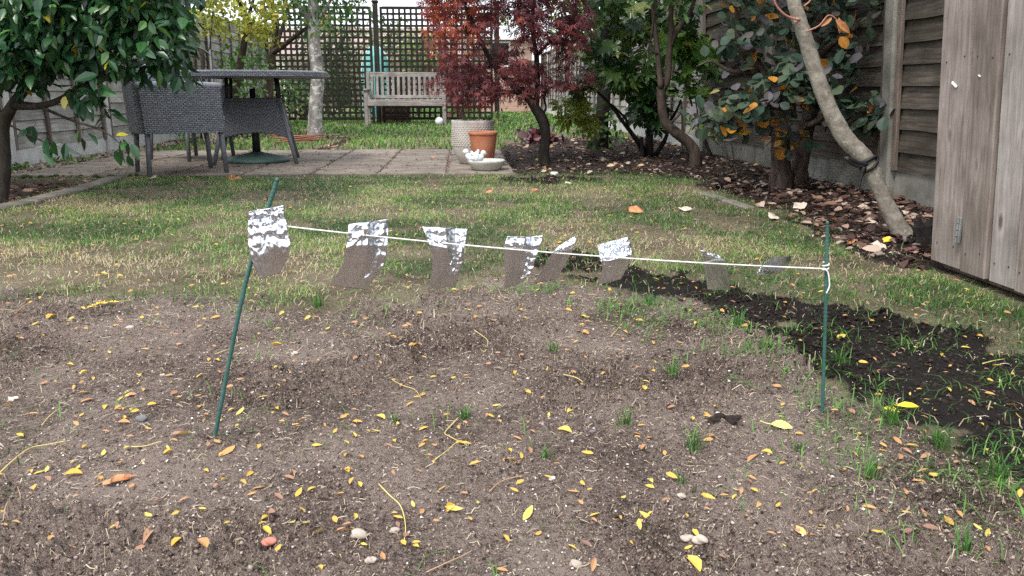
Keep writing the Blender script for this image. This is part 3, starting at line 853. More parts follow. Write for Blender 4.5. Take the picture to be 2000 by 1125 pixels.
# ------------------------------------------------------------------ trellis at the end of the lawn
def trellis(label, x0, x1, y, ztop):
    r = thing('trellis', label, 'trellis', ((x0 + x1) / 2, y, 0), 'trellis screens behind the bench')
    for s, xx in ((0, x0 + 0.02), (1, x1 - 0.02)):
        MB().add(*bbox((xx, y, ztop / 2 + 0.02), (0.045, 0.045, ztop), 0.004)).build('frame', 'trellis', r)
    for zz in (0.10, ztop):
        MB().add(*bbox((((x0 + x1) / 2), y, zz), (x1 - x0 - 0.09, 0.04, 0.05), 0.004)).build('frame', 'trellis', r)
    n = int(round((x1 - x0 - 0.08) / 0.104))
    for i in range(1, n):
        MB().add(*box((x0 + 0.04 + (x1 - x0 - 0.08) * i / n, y - 0.012, ztop / 2 + 0.05), (0.040, 0.012, ztop - 0.14), ry(random.uniform(-1, 1) * 0.003))).build('slat', 'trellis', r)
    m = int(round((ztop - 0.14) / 0.104))
    for i in range(1, m):
        MB().add(*box(((x0 + x1) / 2, y + 0.004, 0.10 + (ztop - 0.10) * i / m), (x1 - x0 - 0.05, 0.012, 0.040), ry(random.uniform(-1, 1) * 0.002))).build('slat', 'trellis', r)
TY = 15.85
trellis('dark lattice trellis behind the left end of the bench and the lichened trunk', -3.52, -1.60, TY, 2.08)
trellis('dark lattice trellis behind the right end of the bench and the red maple', -1.44, 0.62, TY, 2.08)
for x, lb in ((-1.52, 'dark square post between the two trellis screens behind the bench'), (0.70, 'dark square post at the right end of the trellis behind the maple')):
    p = thing('trellis_post', lb, 'post', (x, TY, 0))
    MB().add(*bbox((x, TY, 1.08), (0.09, 0.09, 2.16), 0.006)).build('shaft', 'trellis', p)
    MB().add(*bbox((x, TY, 2.185), (0.12, 0.12, 0.05), 0.012)).build('cap', 'trellis', p)

# ================================================================== TREES AND SHRUBS
def px_path(pts, ys, k=5):
    if not hasattr(ys, '__len__'): ys = [ys] * len(pts)
    return smooth_path([P(a, b, c) for (a, b), c in zip(pts, ys)], k)
def tree(name, label, cat, base, limbs, mat, sides=9, wob=0.05):
    r = thing(name, label, cat, base)
    for i, (path, rad) in enumerate(limbs):
        MB().add(*tube(path, rad, sides, wob, True, i)).build('trunk' if i == 0 else 'limb', mat, r, True)
    return r
def crown_top(root, limbs, c, rad, n, size, tpl, mat, rs, tm=0.5, ts=0.2, per=12, wood_='twig'):
    d = rs.randn(n, 3); d /= np.linalg.norm(d, axis=1)[:, None]
    cl = np.array(c) + d * (rs.rand(n) ** 0.4)[:, None] * np.array(rad)
    up = [(smooth_path([pth[-1], (pth[-1] + np.array(c)) / 2 + (rs.rand(3) - 0.5) * 0.2, np.array(c) + (rs.rand(3) - 0.5) * np.array(rad)], 5), [r_[-1], r_[-1] * 0.5]) for pth, r_ in limbs if pth[-1][2] > 0.9]
    for pth, r_ in up: MB().add(*tube(pth, r_, 7, 0.05)).build('limb', wood_, root, True)
    dr = twigs(root, up or limbs, cl, 'twig', rs, 0.010)
    pos, R, sc = leaves_on(cl, dr, per, 0.16, rs, size, 0.4, 0.8, 0.25, 0.8)
    o = big('foliage', scatter(tpl, pos, R, sc), tpl[1], (tm + ts * rs.randn(len(pos))).clip(0, 1), mat, root)
    o['kind'] = 'stuff'
# --- glossy camellia, left
rs = np.random.RandomState(3)
b0 = np.array((-2.70, 4.95, -0.05))
L_ = [(smooth_path([b0, P(8, 320, 4.95), P(5, 250, 4.95), P(25, 205, 4.9), P(60, 160, 4.85)]), [0.046, 0.038, 0.038, 0.030, 0.024]),
      (smooth_path([P(8, 235, 4.95), P(-40, 180, 5.05), P(-60, 60, 5.1), P(-40, -100, 5.1)]), [0.035, 0.03, 0.02, 0.012]),
      (smooth_path([P(25, 205, 4.9), P(90, 205, 4.7), P(160, 170, 4.6), P(230, 120, 4.6), P(300, 90, 4.6)]), [0.028, 0.018, 0.014, 0.010, 0.006]),
      (smooth_path([P(60, 160, 4.85), P(120, 60, 4.9), P(210, -20, 4.9), P(300, -90, 4.9)]), [0.03, 0.022, 0.015, 0.008]),
      (smooth_path([P(50, 170, 4.85), P(25, 60, 4.7), P(28, -90, 4.6)]), [0.03, 0.022, 0.012]),
      (smooth_path([P(70, 205, 4.75), P(140, 235, 4.45), P(200, 255, 4.35), P(240, 285, 4.35)]), [0.010, 0.007, 0.005, 0.003]),
      (smooth_path([P(20, 245, 4.9), P(70, 270, 4.5), P(108, 285, 4.4)]), [0.006, 0.004, 0.002])]
cam_t = tree('camellia_tree', 'glossy dark green camellia tree overhanging from the left edge beside the table', 'tree', b0, L_, 'bark_camellia')
pA = [(-120, -160), (330, -160), (375, 0), (368, 60), (372, 75), (345, 95), (320, 112), (240, 110), (190, 118), (150, 122), (70, 150), (-40, 155), (-120, 140)]
c1 = clusters(pA, 400, 4.25, 5.35, rs)
pB = [(30, -150), (340, -150), (372, 10), (365, 80), (330, 95), (240, 108), (150, 118), (60, 145), (0, 140)]
c2 = clusters(pB, 130, 4.25, 4.55, rs)
pC = [(130, 140), (180, 135), (215, 190), (240, 262), (225, 270), (180, 215), (135, 185)]
c3 = clusters(pC, 12, 4.3, 4.5, rs)
c4 = np.array([P(95, 275, 4.42), P(118, 290, 4.4), P(150, 262, 4.4), P(70, 240, 4.6), P(360, 150, 4.45), P(372, 160, 4.42), P(345, 150, 4.4), P(310, 118, 4.42), P(290, 128, 4.45), P(325, 128, 4.45), P(272, 138, 4.42), P(250, 128, 4.4), P(300, 140, 4.4), P(240, 292, 4.35), P(255, 280, 4.35)])
cl = np.concatenate([c1, c2, c3, c4])
dr = twigs(cam_t, L_, cl, 'twig', rs, 0.011, 0.05)
pos, R, sc = leaves_on(cl[:530], dr[:530], 14, 0.085, rs, 0.072, 0.75, 0.8, 0.22, 0.6)
p2, R2, s2 = leaves_on(cl[530:], dr[530:], 4, 0.05, rs, 0.085, 1.0, 0.6, 0.2, 0.5)
pos = np.concatenate([pos, p2]); R = np.concatenate([R, R2]); sc = np.concatenate([sc, s2])
tint = (0.33 + 0.22 * rs.randn(len(pos))).clip(0, 0.9)
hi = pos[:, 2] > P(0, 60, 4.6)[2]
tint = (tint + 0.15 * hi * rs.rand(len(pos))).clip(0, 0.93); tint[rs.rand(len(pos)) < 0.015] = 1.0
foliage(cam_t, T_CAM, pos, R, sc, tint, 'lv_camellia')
crown_top(cam_t, L_, (-2.8, 4.95, 2.05), (1.15, 0.9, 0.75), 150, 0.10, T_OVAL, 'lv_camellia', rs, 0.4, 0.2, 12, 'bark_camellia')

# --- purple-red Japanese maple
rs = np.random.RandomState(5)
my = 6.95
b0 = np.array((0.70, my, -0.03))
trk = [(1063, 325), (1062, 300), (1066, 265), (1060, 235), (1046, 212), (1028, 186)]
L_ = [(px_path(trk, my), [0.062, 0.046, 0.043, 0.048, 0.042, 0.032]),
      (px_path([(1028, 186), (995, 160), (960, 120), (930, 60), (905, 0), (890, -80)], [my, my, 6.9, 6.8, 6.75, 6.7]), [0.032, 0.026, 0.022, 0.018, 0.012, 0.008]),
      (px_path([(1046, 212), (1050, 170), (1048, 110), (1040, 50), (1050, -60)], [my, 7.0, 7.05, 7.1, 7.1]), [0.03, 0.025, 0.022, 0.017, 0.01]),
      (px_path([(1055, 228), (1066, 212), (1063, 190), (1075, 172), (1110, 160)], [my, 6.95, 6.95, 6.9, 6.85]), [0.014, 0.010, 0.009, 0.007, 0.005]),
      (px_path([(1028, 186), (1000, 180), (950, 172), (900, 165), (870, 160)], [my, 6.8, 6.7, 6.6, 6.55]), [0.018, 0.014, 0.010, 0.007, 0.004]),
      (px_path([(1048, 110), (1085, 70), (1120, 50), (1150, 20)], [7.05, 7.0, 6.9, 6.9]), [0.016, 0.012, 0.008, 0.005])]
maple = tree('maple_tree', 'dark purple and orange red Japanese maple behind the pots', 'tree', b0, L_, 'bark_maple')
pM = [(815, 0), (845, 60), (842, 95), (870, 110), (862, 130), (838, 150), (862, 175), (870, 190), (885, 205), (905, 218), (915, 195), (955, 185), (1000, 198), (1030, 192), (1045, 178), (1068, 160), (1110, 175), (1165, 168), (1150, 140), (1120, 125), (1100, 112), (1150, 92), (1168, 55), (1150, 0), (1130, -140), (850, -140)]
c1 = clusters(pM, 420, 6.45, 7.45, rs)
# two looser gaps where the summer house and fence show through
q = np.array([(0.0, 0.0)])
def proj(p):
    rel = p - np.array((0, 0, CAMH))
    ex = rel[:, 0] * math.cos(YAW) - rel[:, 1] * math.sin(YAW); ey = rel[:, 0] * math.sin(YAW) + rel[:, 1] * math.cos(YAW)
    dep = ey * math.cos(PITCH) - rel[:, 2] * math.sin(PITCH); ez = ey * math.sin(PITCH) + rel[:, 2] * math.cos(PITCH)
    return 1000 + F * ex / dep, 562.5 - F * ez / dep
u, v_ = proj(c1)
keep = ~((((u - 985) / 20) ** 2 + ((v_ - 70) / 32) ** 2 < 1) | (((u - 1062) / 38) ** 2 + ((v_ - 118) / 22) ** 2 < 1) | (((u - 945) / 14) ** 2 + ((v_ - 90) / 40) ** 2 < 1))
c1 = c1[keep]
dr = twigs(maple, L_, c1, 'twig', rs, 0.007, 0.0)
pos, R, sc = leaves_on(c1, dr, 11, 0.085, rs, 0.052, 0.55, 1.0, 0.25, 0.6)
u, v_ = proj(pos)
tint = 0.36 + 0.14 * rs.randn(len(pos))
tint += 0.50 * np.clip(1.1 - ((u - 870) / 95) ** 2 - ((v_ - 30) / 95) ** 2, 0, 1) ** 0.7 * rs.rand(len(u)) ** 0.4 + 0.16 * (u < 935) * (rs.rand(len(u)) < 0.3)
tint[rs.rand(len(u)) < 0.03] += 0.15
foliage(maple, T_MAPLE, pos, R, sc, tint.clip(0, 1), 'lv_maple')
crown_top(maple, L_, (0.5, 7.0, 1.95), (0.95, 0.8, 0.42), 110, 0.055, T_MAPLE, 'lv_maple', rs, 0.5, 0.2, 12, 'bark_maple')

# --- smoke bush, right
rs = np.random.RandomState(8)
b0 = np.array((2.02, 5.05, -0.03))
L_ = [(px_path([(1527, 372), (1525, 320), (1522, 250), (1505, 190), (1470, 120), (1440, 60), (1425, -60)], [5.05, 5.05, 5.05, 5.05, 5.05, 5.0, 5.0]), [0.085, 0.062, 0.056, 0.048, 0.042, 0.034, 0.02]),
      (px_path([(1556, 366), (1562, 320), (1572, 260), (1590, 190), (1600, 90), (1605, -60)], [5.1, 5.12, 5.15, 5.2, 5.2, 5.2]), [0.07, 0.056, 0.05, 0.044, 0.03, 0.018]),
      (px_path([(1572, 250), (1640, 215), (1700, 215), (1750, 220)], [5.1, 4.9, 4.7, 4.6]), [0.022, 0.014, 0.009, 0.005]),
      (px_path([(1505, 200), (1450, 205), (1400, 210), (1350, 235)], [5.0, 4.9, 4.8, 4.8]), [0.02, 0.014, 0.009, 0.004]),
      (px_path([(1480, 140), (1430, 140), (1390, 120), (1360, 130)], [5.0, 4.9, 4.9, 4.9]), [0.02, 0.012, 0.008, 0.004]),
      (px_path([(1598, 110), (1660, 60), (1720, 30)], [5.2, 5.0, 4.9]), [0.025, 0.016, 0.008])]
cot = tree('smoke_bush', 'smoke bush with round blue green leaves, some orange, by the right fence', 'tree', b0, L_, 'bark_cotinus', 11, 0.10)
pS = [(1365, -120), (1730, -120), (1742, 40), (1745, 85), (1700, 105), (1680, 130), (1700, 190), (1660, 235), (1600, 235), (1590, 190), (1560, 225), (1500, 235), (1440, 245), (1385, 220), (1420, 180), (1460, 170), (1420, 120), (1385, 95)]
c1 = clusters(pS, 140, 4.6, 5.4, rs)
c2 = clusters([(1640, 195), (1765, 190), (1775, 225), (1750, 245), (1690, 240), (1640, 225)], 22, 4.5, 4.75, rs)
c3 = clusters([(1350, 220), (1420, 190), (1470, 200), (1440, 255), (1380, 260)], 16, 4.6, 4.9, rs)
c4 = clusters([(1450, 235), (1490, 240), (1600, 235), (1605, 285), (1585, 310), (1570, 290), (1500, 260), (1455, 275)], 9, 4.75, 4.9, rs)
c5 = clusters([(1385, 230), (1620, 190), (1640, 130), (1560, 110), (1480, 170)], 36, 4.55, 4.75, rs)
cl = np.concatenate([c1, c2, c3, c4, c5]); n4 = (len(c1) + len(c2) + len(c3), len(c1) + len(c2) + len(c3) + len(c4))
dr = twigs(cot, L_, cl, 'twig', rs, 0.009, 0.0)
pos, R, sc = leaves_on(cl, dr, 8, 0.075, rs, 0.068, 0.1, 0.8, 0.22, 0.8)
R2 = R.copy()
tint = 0.44 + 0.22 * rs.randn(len(pos)); tint = tint.clip(0, 0.74)
isor = np.zeros(len(pos), bool); isor[n4[0] * 8:n4[1] * 8] = rs.rand((n4[1] - n4[0]) * 8) < 0.4
isor |= rs.rand(len(pos)) < 0.05
tint[isor] = 0.8 + 0.2 * rs.rand(isor.sum())
foliage(cot, T_ROUND, pos, R, sc, tint, 'lv_cotinus')
crown_top(cot, L_, (1.95, 5.0, 2.05), (0.95, 1.1, 0.65), 170, 0.075, T_ROUND, 'lv_cotinus', rs, 0.4, 0.2, 12, 'bark_cotinus')

# --- leaning grey trunk
rs = np.random.RandomState(9)
lp = [(1776, 480), (1755, 445), (1725, 385), (1693, 315), (1650, 268), (1617, 205), (1590, 130), (1568, 60), (1550, 0), (1535, -90), (1490, -260), (1420, -480)]
lpath = px_path(lp, [3.2, 3.2, 3.22, 3.24, 3.26, 3.27, 3.28, 3.28, 3.28, 3.28, 3.3, 3.3], 6)
lean = tree('leaning_tree', 'smooth grey leaning trunk that curves up from beside the shed', 'tree', (lpath[0][0], lpath[0][1], -0.02),
            [(lpath, [0.064, 0.036, 0.030, 0.033, 0.034, 0.031, 0.030, 0.028, 0.026, 0.024, 0.022, 0.016])], 'bark_grey', 14, 0.05)
for pts, rr in (([(1563, 40), (1535, 30), (1515, 8), (1510, -20)], 0.005), ([(1574, 62), (1600, 50), (1618, 30), (1635, 38)], 0.004), ([(1570, 12), (1582, 2), (1590, -15)], 0.004)):
    MB().add(*tube(px_path(pts, 3.22), [rr, rr * 0.6], 6)).build('red_stem', 'twig_red', lean, True)
for (a, b, ang, s, mt) in ((1632, 38, 2.2, 0.085, 'leaf_brown'), (1638, 34, 2.9, 0.06, 'leaf_brown'), (1590, -2, 0.3, 0.06, 'leaf_pale'), (1625, 34, -2.3, 0.05, 'leaf_brown')):
    V, f = T_SLIM; R_ = ry(ang) @ rx(math.pi / 2)
    MB().add((V * s) @ R_.T + P(a, b, 3.2), [tuple(x) for x in f]).build('leaf', mt, lean)
MB().add(*blob(P(1556, 40, 3.24), (0.012, 0.01, 0.012), 4, 1, 0.1)).build('pruning_scar', 'shed_wood', lean)
crown_top(lean, [(lpath, [0.03, 0.016])], (1.0, 3.5, 2.75), (1.2, 1.3, 0.6), 70, 0.075, T_OVAL, 'lv_green', rs, 0.6, 0.2, 10, 'bark_grey')
# rubber tie round it
tie = thing('tree_tie', 'black rubber strap tied round the leaning grey trunk with a hanging tail', 'strap', P(1690, 312, 3.2))
c0, c1_ = lpath[17], lpath[19]
ax = (c1_ - c0) / np.linalg.norm(c1_ - c0)
def ring(center, axis_, r, rt, tilt):
    a_ = np.linspace(0, 2 * math.pi, 25)
    x = np.cross(axis_, (0, 1, 0)); x /= np.linalg.norm(x); y = np.cross(axis_, x)
    return tube(np.array([center + r * (math.cos(t) * x + math.sin(t) * y) + axis_ * tilt * math.sin(t + 0.7) for t in a_]), [rt], 6, cap=False)
ctr = lpath[18]
MB().add(*ring(ctr, ax, 0.038, 0.007, 0.010)).build('loop', 'rubber', tie, True)
MB().add(*ring(ctr - ax * 0.015, ax, 0.038, 0.006, -0.014)).build('loop', 'rubber', tie, True)
MB().add(*tube(px_path([(1694, 322), (1672, 316), (1652, 308), (1668, 322), (1690, 326)], 3.16), [0.008, 0.007], 6)).build('buckle', 'rubber', tie, True)
tl = MB()
MB().add(*tube(px_path([(1688, 326), (1684, 340), (1680, 356), (1677, 372)], 3.16), [0.009, 0.007, 0.005], 6, 0.3)).build('tail', 'rubber', tie, True)
# stump
st = G(1803, 480)
s_ = MB()
s_.add(*tube([(st[0], st[1], -0.02), (st[0] + 0.004, st[1], 0.04), (st[0] - 0.006, st[1], 0.085)], [0.052, 0.046, 0.040], 14, 0.22, True, 5))
s_.add(*tube([(st[0] - 0.02, st[1], 0.07), (st[0] - 0.03, st[1], 0.115)], [0.016, 0.006], 7, 0.3))
s_.add(*tube([(st[0] + 0.018, st[1], 0.07), (st[0] + 0.022, st[1] + 0.01, 0.105)], [0.02, 0.009], 7, 0.3))
tag(s_.build('stump', 'bark_dark', None, False, True), 'small dark jagged stump between the leaning trunk and the shed', 'stump')

# --- fatsia and its neighbours
rs = np.random.RandomState(12)
fy = 7.7
b0 = np.array((1.77, fy, -0.03))
L_ = [(px_path([(1266, 306), (1269, 260), (1271, 215), (1272, 165), (1276, 90)], fy), [0.045, 0.036, 0.030, 0.022, 0.012]),
      (px_path([(1258, 306), (1246, 280), (1218, 240), (1192, 205), (1165, 178), (1140, 165)], [fy, 7.65, 7.55, 7.5, 7.5, 7.45]), [0.022, 0.018, 0.016, 0.014, 0.011, 0.007]),
      (px_path([(1262, 304), (1256, 286), (1228, 250), (1222, 232), (1196, 205)], [fy, 7.6, 7.6, 7.6, 7.6]), [0.018, 0.014, 0.013, 0.012, 0.01]),
      (px_path([(1280, 304), (1300, 270), (1308, 240), (1322, 215), (1330, 195)], [fy, 7.6, 7.6, 7.55, 7.55]), [0.024, 0.018, 0.014, 0.012, 0.009]),
      (px_path([(1245, 186), (1232, 175), (1208, 150), (1195, 125), (1180, 100)], [7.6, 7.6, 7.55, 7.5, 7.5]), [0.015, 0.014, 0.012, 0.009, 0.006]),
      (px_path([(1236, 176), (1226, 130), (1218, 95), (1212, 60)], [7.6, 7.6, 7.55, 7.5]), [0.010, 0.009, 0.007, 0.005]),
      (px_path([(1255, 306), (1254, 285), (1252, 268)], [7.55, 7.55, 7.55]), [0.020, 0.017, 0.014]),
      (px_path([(1271, 215), (1245, 190), (1238, 180)], [7.7, 7.65, 7.6]), [0.018, 0.016, 0.014])]
fat = tree('fatsia_shrub', 'many stemmed fatsia shrub with big fingered green leaves right of the maple', 'shrub', b0, L_, 'bark_dark', 8, 0.06)
pF = [(1105, 0), (1330, 0), (1345, 60), (1330, 140), (1280, 165), (1230, 150), (1190, 165), (1160, 170), (1120, 130), (1160, 110), (1110, 60)]
cl = np.concatenate([clusters(pF, 36, 7.1, 7.9, rs), clusters([(1255, 180), (1300, 180), (1300, 250), (1250, 250)], 10, 7.3, 7.6, rs), clusters([(1110, 190), (1165, 185), (1150, 225), (1110, 225)], 5, 7.3, 7.5, rs), clusters([(1160, 120), (1330, 100), (1340, 170), (1200, 200)], 9, 7.2, 7.6, rs), clusters([(1130, 230), (1160, 232), (1155, 250), (1130, 250)], 2, 7.9, 8.0, rs)])
dr = twigs(fat, L_, cl, 'twig', rs, 0.008)
pos, R, sc = leaves_on(cl, dr, 5, 0.12, rs, 0.115, 0.35, 0.9, 0.25, 0.9)
tint = (0.55 + 0.2 * rs.randn(len(pos))).clip(0, 0.95)
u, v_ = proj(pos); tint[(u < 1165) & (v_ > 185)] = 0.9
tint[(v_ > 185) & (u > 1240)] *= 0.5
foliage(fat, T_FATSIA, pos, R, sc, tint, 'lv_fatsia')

rs = np.random.RandomState(14)
b0 = np.array((1.50, 8.85, -0.03))
L_ = [(px_path([(1171, 293), (1175, 240), (1180, 170), (1182, 100), (1184, 0), (1184, -120)], 8.85), [0.095, 0.075, 0.072, 0.068, 0.062, 0.05]),
      (px_path([(1183, 60), (1215, 10), (1250, -60)], [8.85, 8.8, 8.7]), [0.03, 0.024, 0.015]),
      (px_path([(1183, 40), (1150, 0), (1120, -60)], [8.85, 8.9, 8.9]), [0.03, 0.024, 0.015])]
dk = tree('dark_tree', 'tree with a straight black trunk between the maple and the fatsia', 'tree', b0, L_, 'bark_dark', 11, 0.05)
cl = np.concatenate([clusters([(1090, -130), (1330, -130), (1330, 10), (1260, 25), (1200, 45), (1120, 30)], 80, 8.3, 9.8, rs), clusters([(1165, 215), (1195, 215), (1195, 280), (1180, 290)], 8, 8.7, 8.85, rs)])
dr = twigs(dk, L_, cl, 'twig', rs, 0.008)
pos, R, sc = leaves_on(cl, dr, 12, 0.16, rs, 0.085, 0.5, 0.8, 0.25, 0.8)
foliage(dk, T_OVAL, pos, R, sc, (0.5 + 0.22 * rs.randn(len(pos))).clip(0, 1), 'lv_green', 200)
crown_top(dk, L_, (1.7, 8.9, 2.55), (1.3, 1.2, 0.9), 150, 0.10, T_OVAL, 'lv_green', rs, 0.4, 0.2, 12, 'bark_dark')

rs = np.random.RandomState(15)
b0 = np.array((1.93, 6.62, -0.03))
L_ = [(px_path([(1359, 333), (1354, 290), (1312, 252), (1297, 232), (1292, 196), (1291, 170)], 6.62), [0.055, 0.046, 0.040, 0.037, 0.036, 0.036]),
      (px_path([(1291, 172), (1287, 130), (1282, 81), (1275, 14), (1270, -80)], 6.6), [0.026, 0.022, 0.019, 0.015, 0.01]),
      (px_path([(1292, 178), (1303, 155), (1306, 115), (1310, 76), (1311, 0), (1312, -80)], 6.65), [0.032, 0.028, 0.026, 0.023, 0.018, 0.012]),
      (px_path([(1309, 90), (1322, 60), (1338, 38), (1354, 7), (1362, -60)], 6.65), [0.024, 0.022, 0.020, 0.018, 0.012]),
      (px_path([(1284, 105), (1272, 96), (1270, 84)], 6.58), [0.010, 0.009, 0.008]),
      (px_path([(1310, 240), (1328, 222), (1330, 205)], 6.55), [0.010, 0.009, 0.007])]
ms = tree('forked_tree', 'bare brown forked tree with a bent base between fatsia and smoke bush', 'tree', b0, L_, 'bark_brown', 10, 0.06)
cl = clusters([(1260, -120), (1400, -120), (1390, 20), (1350, 30), (1280, 5)], 40, 6.3, 7.0, rs)
dr = twigs(ms, L_, cl, 'twig', rs, 0.007)
pos, R, sc = leaves_on(cl, dr, 10, 0.1, rs, 0.065, 0.5, 0.8, 0.25, 0.8)
foliage(ms, T_OVAL, pos, R, sc, (0.6 + 0.2 * rs.randn(len(pos))).clip(0, 1), 'lv_green', 120)
crown_top(ms, L_, (1.75, 6.6, 2.15), (0.85, 0.8, 0.6), 110, 0.07, T_OVAL, 'lv_green', rs, 0.5, 0.2, 12, 'bark_brown')
# spiky rosette on it and ivy on the fence behind
sp = thing('spiky_plant', 'pale green spiky rosette plant in front of the fence by the forked tree', 'plant', P(1331, 325, 6.9))
MB().add(*tube(px_path([(1331, 300), (1333, 260), (1331, 200)], 6.9), [0.012, 0.010, 0.008], 6)).build('stem', 'bark_brown', sp, True)
for k in range(16):
    a_ = k * 2.4; V, f = leaf_tpl(0.11, 0.4, 0.3, 0.5, rows=(0.2, 0.6))
    d = np.array([[math.cos(a_), math.sin(a_), 0.35 + 0.5 * random.random()]]); Rm = frames(d, np.array([[0, 0, 1.0]]))[0]
    MB().add((V * random.uniform(0.14, 0.22)) @ Rm.T + P(1331, 192, 6.9), [tuple(x) for x in f], random.uniform(0.5, 1)).build('leaf', 'lv_weed', sp)

def bush(name, label, cat, poly, n, y0, y1, seed, size, mat, base, tpl=T_OVAL, per=10, spread=0.12, tm=0.5, ts=0.22, droop=0.3, n_parts=0, group=None, stem=0.012, stems=3):
    rs = np.random.RandomState(seed)
    r = thing(name, label, cat, base, group)
    base = np.array(base, float)
    cl = clusters(poly, n, y0, y1, rs)
    top = cl[np.argsort(-cl[:, 2])[:max(stems, 3)]]
    L_ = []
    for k in range(stems):
        t_ = cl[rs.randint(len(cl))]
        L_.append((smooth_path([base + (rs.rand(3) - 0.5) * (0.1, 0.1, 0), base * 0.5 + t_ * 0.5 + (rs.rand(3) - 0.5) * 0.15, t_], 5), [stem, stem * 0.7, stem * 0.4]))
        MB().add(*tube(*L_[-1], 6)).build('stem', 'twig', r, True)
    dr = twigs(r, L_, cl, 'twig', rs, stem * 0.5)
    pos, R, sc = leaves_on(cl, dr, per, spread, rs, size, droop, 0.8, 0.25, 0.8)
    pos[:, 2] = np.maximum(pos[:, 2], base[2] + 0.01)
    foliage(r, tpl, pos, R, sc, (tm + ts * rs.randn(len(pos))).clip(0, 1), mat, n_parts)
    return r
bush('ivy', 'broad green ivy growing on the fence behind the forked tree', 'ivy', [(1300, 60), (1400, 90), (1420, 150), (1380, 190), (1320, 150)], 24, 7.3, 7.9, 31, 0.10, 'lv_weed', (2.3, 7.6, 0), T_IVY, 6, 0.1, 0.45, n_parts=60)
bush('seedling_shrub', 'thin shrub with silvery green leaves below the smoke bush', 'shrub', [(1340, 230), (1400, 225), (1410, 260), (1350, 265), (1330, 250)], 8, 5.6, 5.9, 32, 0.05, 'lv_green', (1.95, 5.8, 0), T_OVAL, 6, 0.06, 0.8, n_parts=40, stem=0.006)

# --- trees round the table
rs = np.random.RandomState(21)
b0 = G(440, 270); b0 = np.array((b0[0], 11.0, -0.03)); b0[0] = P(450, 270, 11.0)[0]
L_ = [(px_path([(448, 275), (455, 200), (466, 140), (476, 90), (480, 45), (470, 10), (450, -60)], 11.0), [0.06, 0.055, 0.05, 0.042, 0.036, 0.028, 0.015]),
      (px_path([(478, 55), (500, 45), (520, 62), (540, 80)], [11, 10.9, 10.8, 10.8]), [0.026, 0.022, 0.016, 0.008]),
      (px_path([(480, 45), (492, 10), (510, -60)], 11.0), [0.026, 0.02, 0.01]),
      (px_path([(396, 270), (396, 130), (394, 105), (380, 80), (372, 40)], 10.8), [0.03, 0.026, 0.024, 0.018, 0.01]),
      (px_path([(394, 105), (410, 95)], 10.8), [0.014, 0.008])]
yt = tree('yellow_tree', 'small tree with yellowing leaves standing behind the round table', 'tree', b0, L_, 'bark_brown', 9, 0.06)
cl = np.concatenate([clusters([(365, -120), (560, -120), (560, 20), (545, 50), (520, 45), (500, 75), (470, 60), (440, 72), (400, 60), (370, 40)], 220, 10.2, 11.6, rs), clusters([(500, 40), (545, 55), (535, 85), (505, 75)], 14, 10.5, 10.9, rs)])
dr = twigs(yt, L_, cl, 'twig', rs, 0.008)
pos, R, sc = leaves_on(cl, dr, 14, 0.11, rs, 0.062, 0.5, 0.7, 0.25, 0.8)
foliage(yt, T_OVAL, pos, R, sc, (0.5 + 0.2 * rs.randn(len(pos))).clip(0, 1), 'lv_yellow', 150)
crown_top(yt, L_, (-3.1, 11.0, 2.6), (1.2, 1.0, 0.8), 110, 0.07, T_OVAL, 'lv_yellow', rs, 0.5, 0.2, 12, 'bark_brown')

rs = np.random.RandomState(22)
b0 = np.array((-1.80, 10.46, -0.03))
L_ = [(px_path([(616, 280), (616, 220), (620, 150), (614, 85), (613, 40), (610, -40), (612, -120)], 10.46), [0.105, 0.085, 0.080, 0.074, 0.066, 0.055, 0.045]),
      (px_path([(608, 45), (590, 20), (572, -10), (550, -80)], [10.46, 10.4, 10.3, 10.2]), [0.036, 0.032, 0.026, 0.015]),
      (px_path([(618, 45), (640, 10), (670, -40)], [10.46, 10.5, 10.5]), [0.026, 0.02, 0.012])]
lt = tree('lichened_tree', 'tree with a pale lichen spotted trunk behind the right side of the table', 'tree', b0, L_, 'bark_lichen', 12, 0.06)
cl = np.concatenate([clusters([(545, -130), (720, -130), (722, 5), (700, 40), (660, 58), (632, 62), (600, 30), (560, 10)], 170, 9.9, 11.2, rs)])
dr = twigs(lt, L_, cl, 'twig', rs, 0.008)
pos, R, sc = leaves_on(cl, dr, 14, 0.11, rs, 0.055, 0.5, 0.7, 0.25, 0.8)
foliage(lt, T_OVAL, pos, R, sc, (0.55 + 0.2 * rs.randn(len(pos))).clip(0, 1), 'lv_green', 120)
crown_top(lt, L_, (-1.7, 10.5, 2.75), (1.3, 1.2, 0.9), 130, 0.065, T_OVAL, 'lv_green', rs, 0.5, 0.2, 12, 'bark_lichen')

rs = np.random.RandomState(23)
b0 = P(525, 262, 12.4); b0[2] = -0.03
L_ = [(px_path([(525, 275), (524, 200), (526, 140), (532, 100)], 12.4), [0.085, 0.075, 0.066, 0.058]),
      (px_path([(530, 104), (550, 92), (575, 72), (600, 52), (625, 20)], [12.4, 12.3, 12.2, 12.1, 12]), [0.045, 0.038, 0.03, 0.022, 0.01]),
      (px_path([(532, 102), (538, 60), (532, 20), (525, -60)], 12.4), [0.048, 0.036, 0.028, 0.016]),
      (px_path([(540, 95), (552, 50), (560, 20), (556, -40)], 12.4), [0.03, 0.024, 0.018, 0.01])]
ft = tree('apple_tree', 'grey branched fruit tree in front of the left trellis behind the table', 'tree', b0, L_, 'bark_brown', 9, 0.06)
cl = clusters([(520, -100), (650, -100), (640, 40), (600, 70), (560, 40), (530, 10)], 90, 11.9, 13.0, rs)
dr = twigs(ft, L_, cl, 'twig', rs, 0.008)
pos, R, sc = leaves_on(cl, dr, 12, 0.13, rs, 0.062, 0.4, 0.7, 0.25, 0.8)
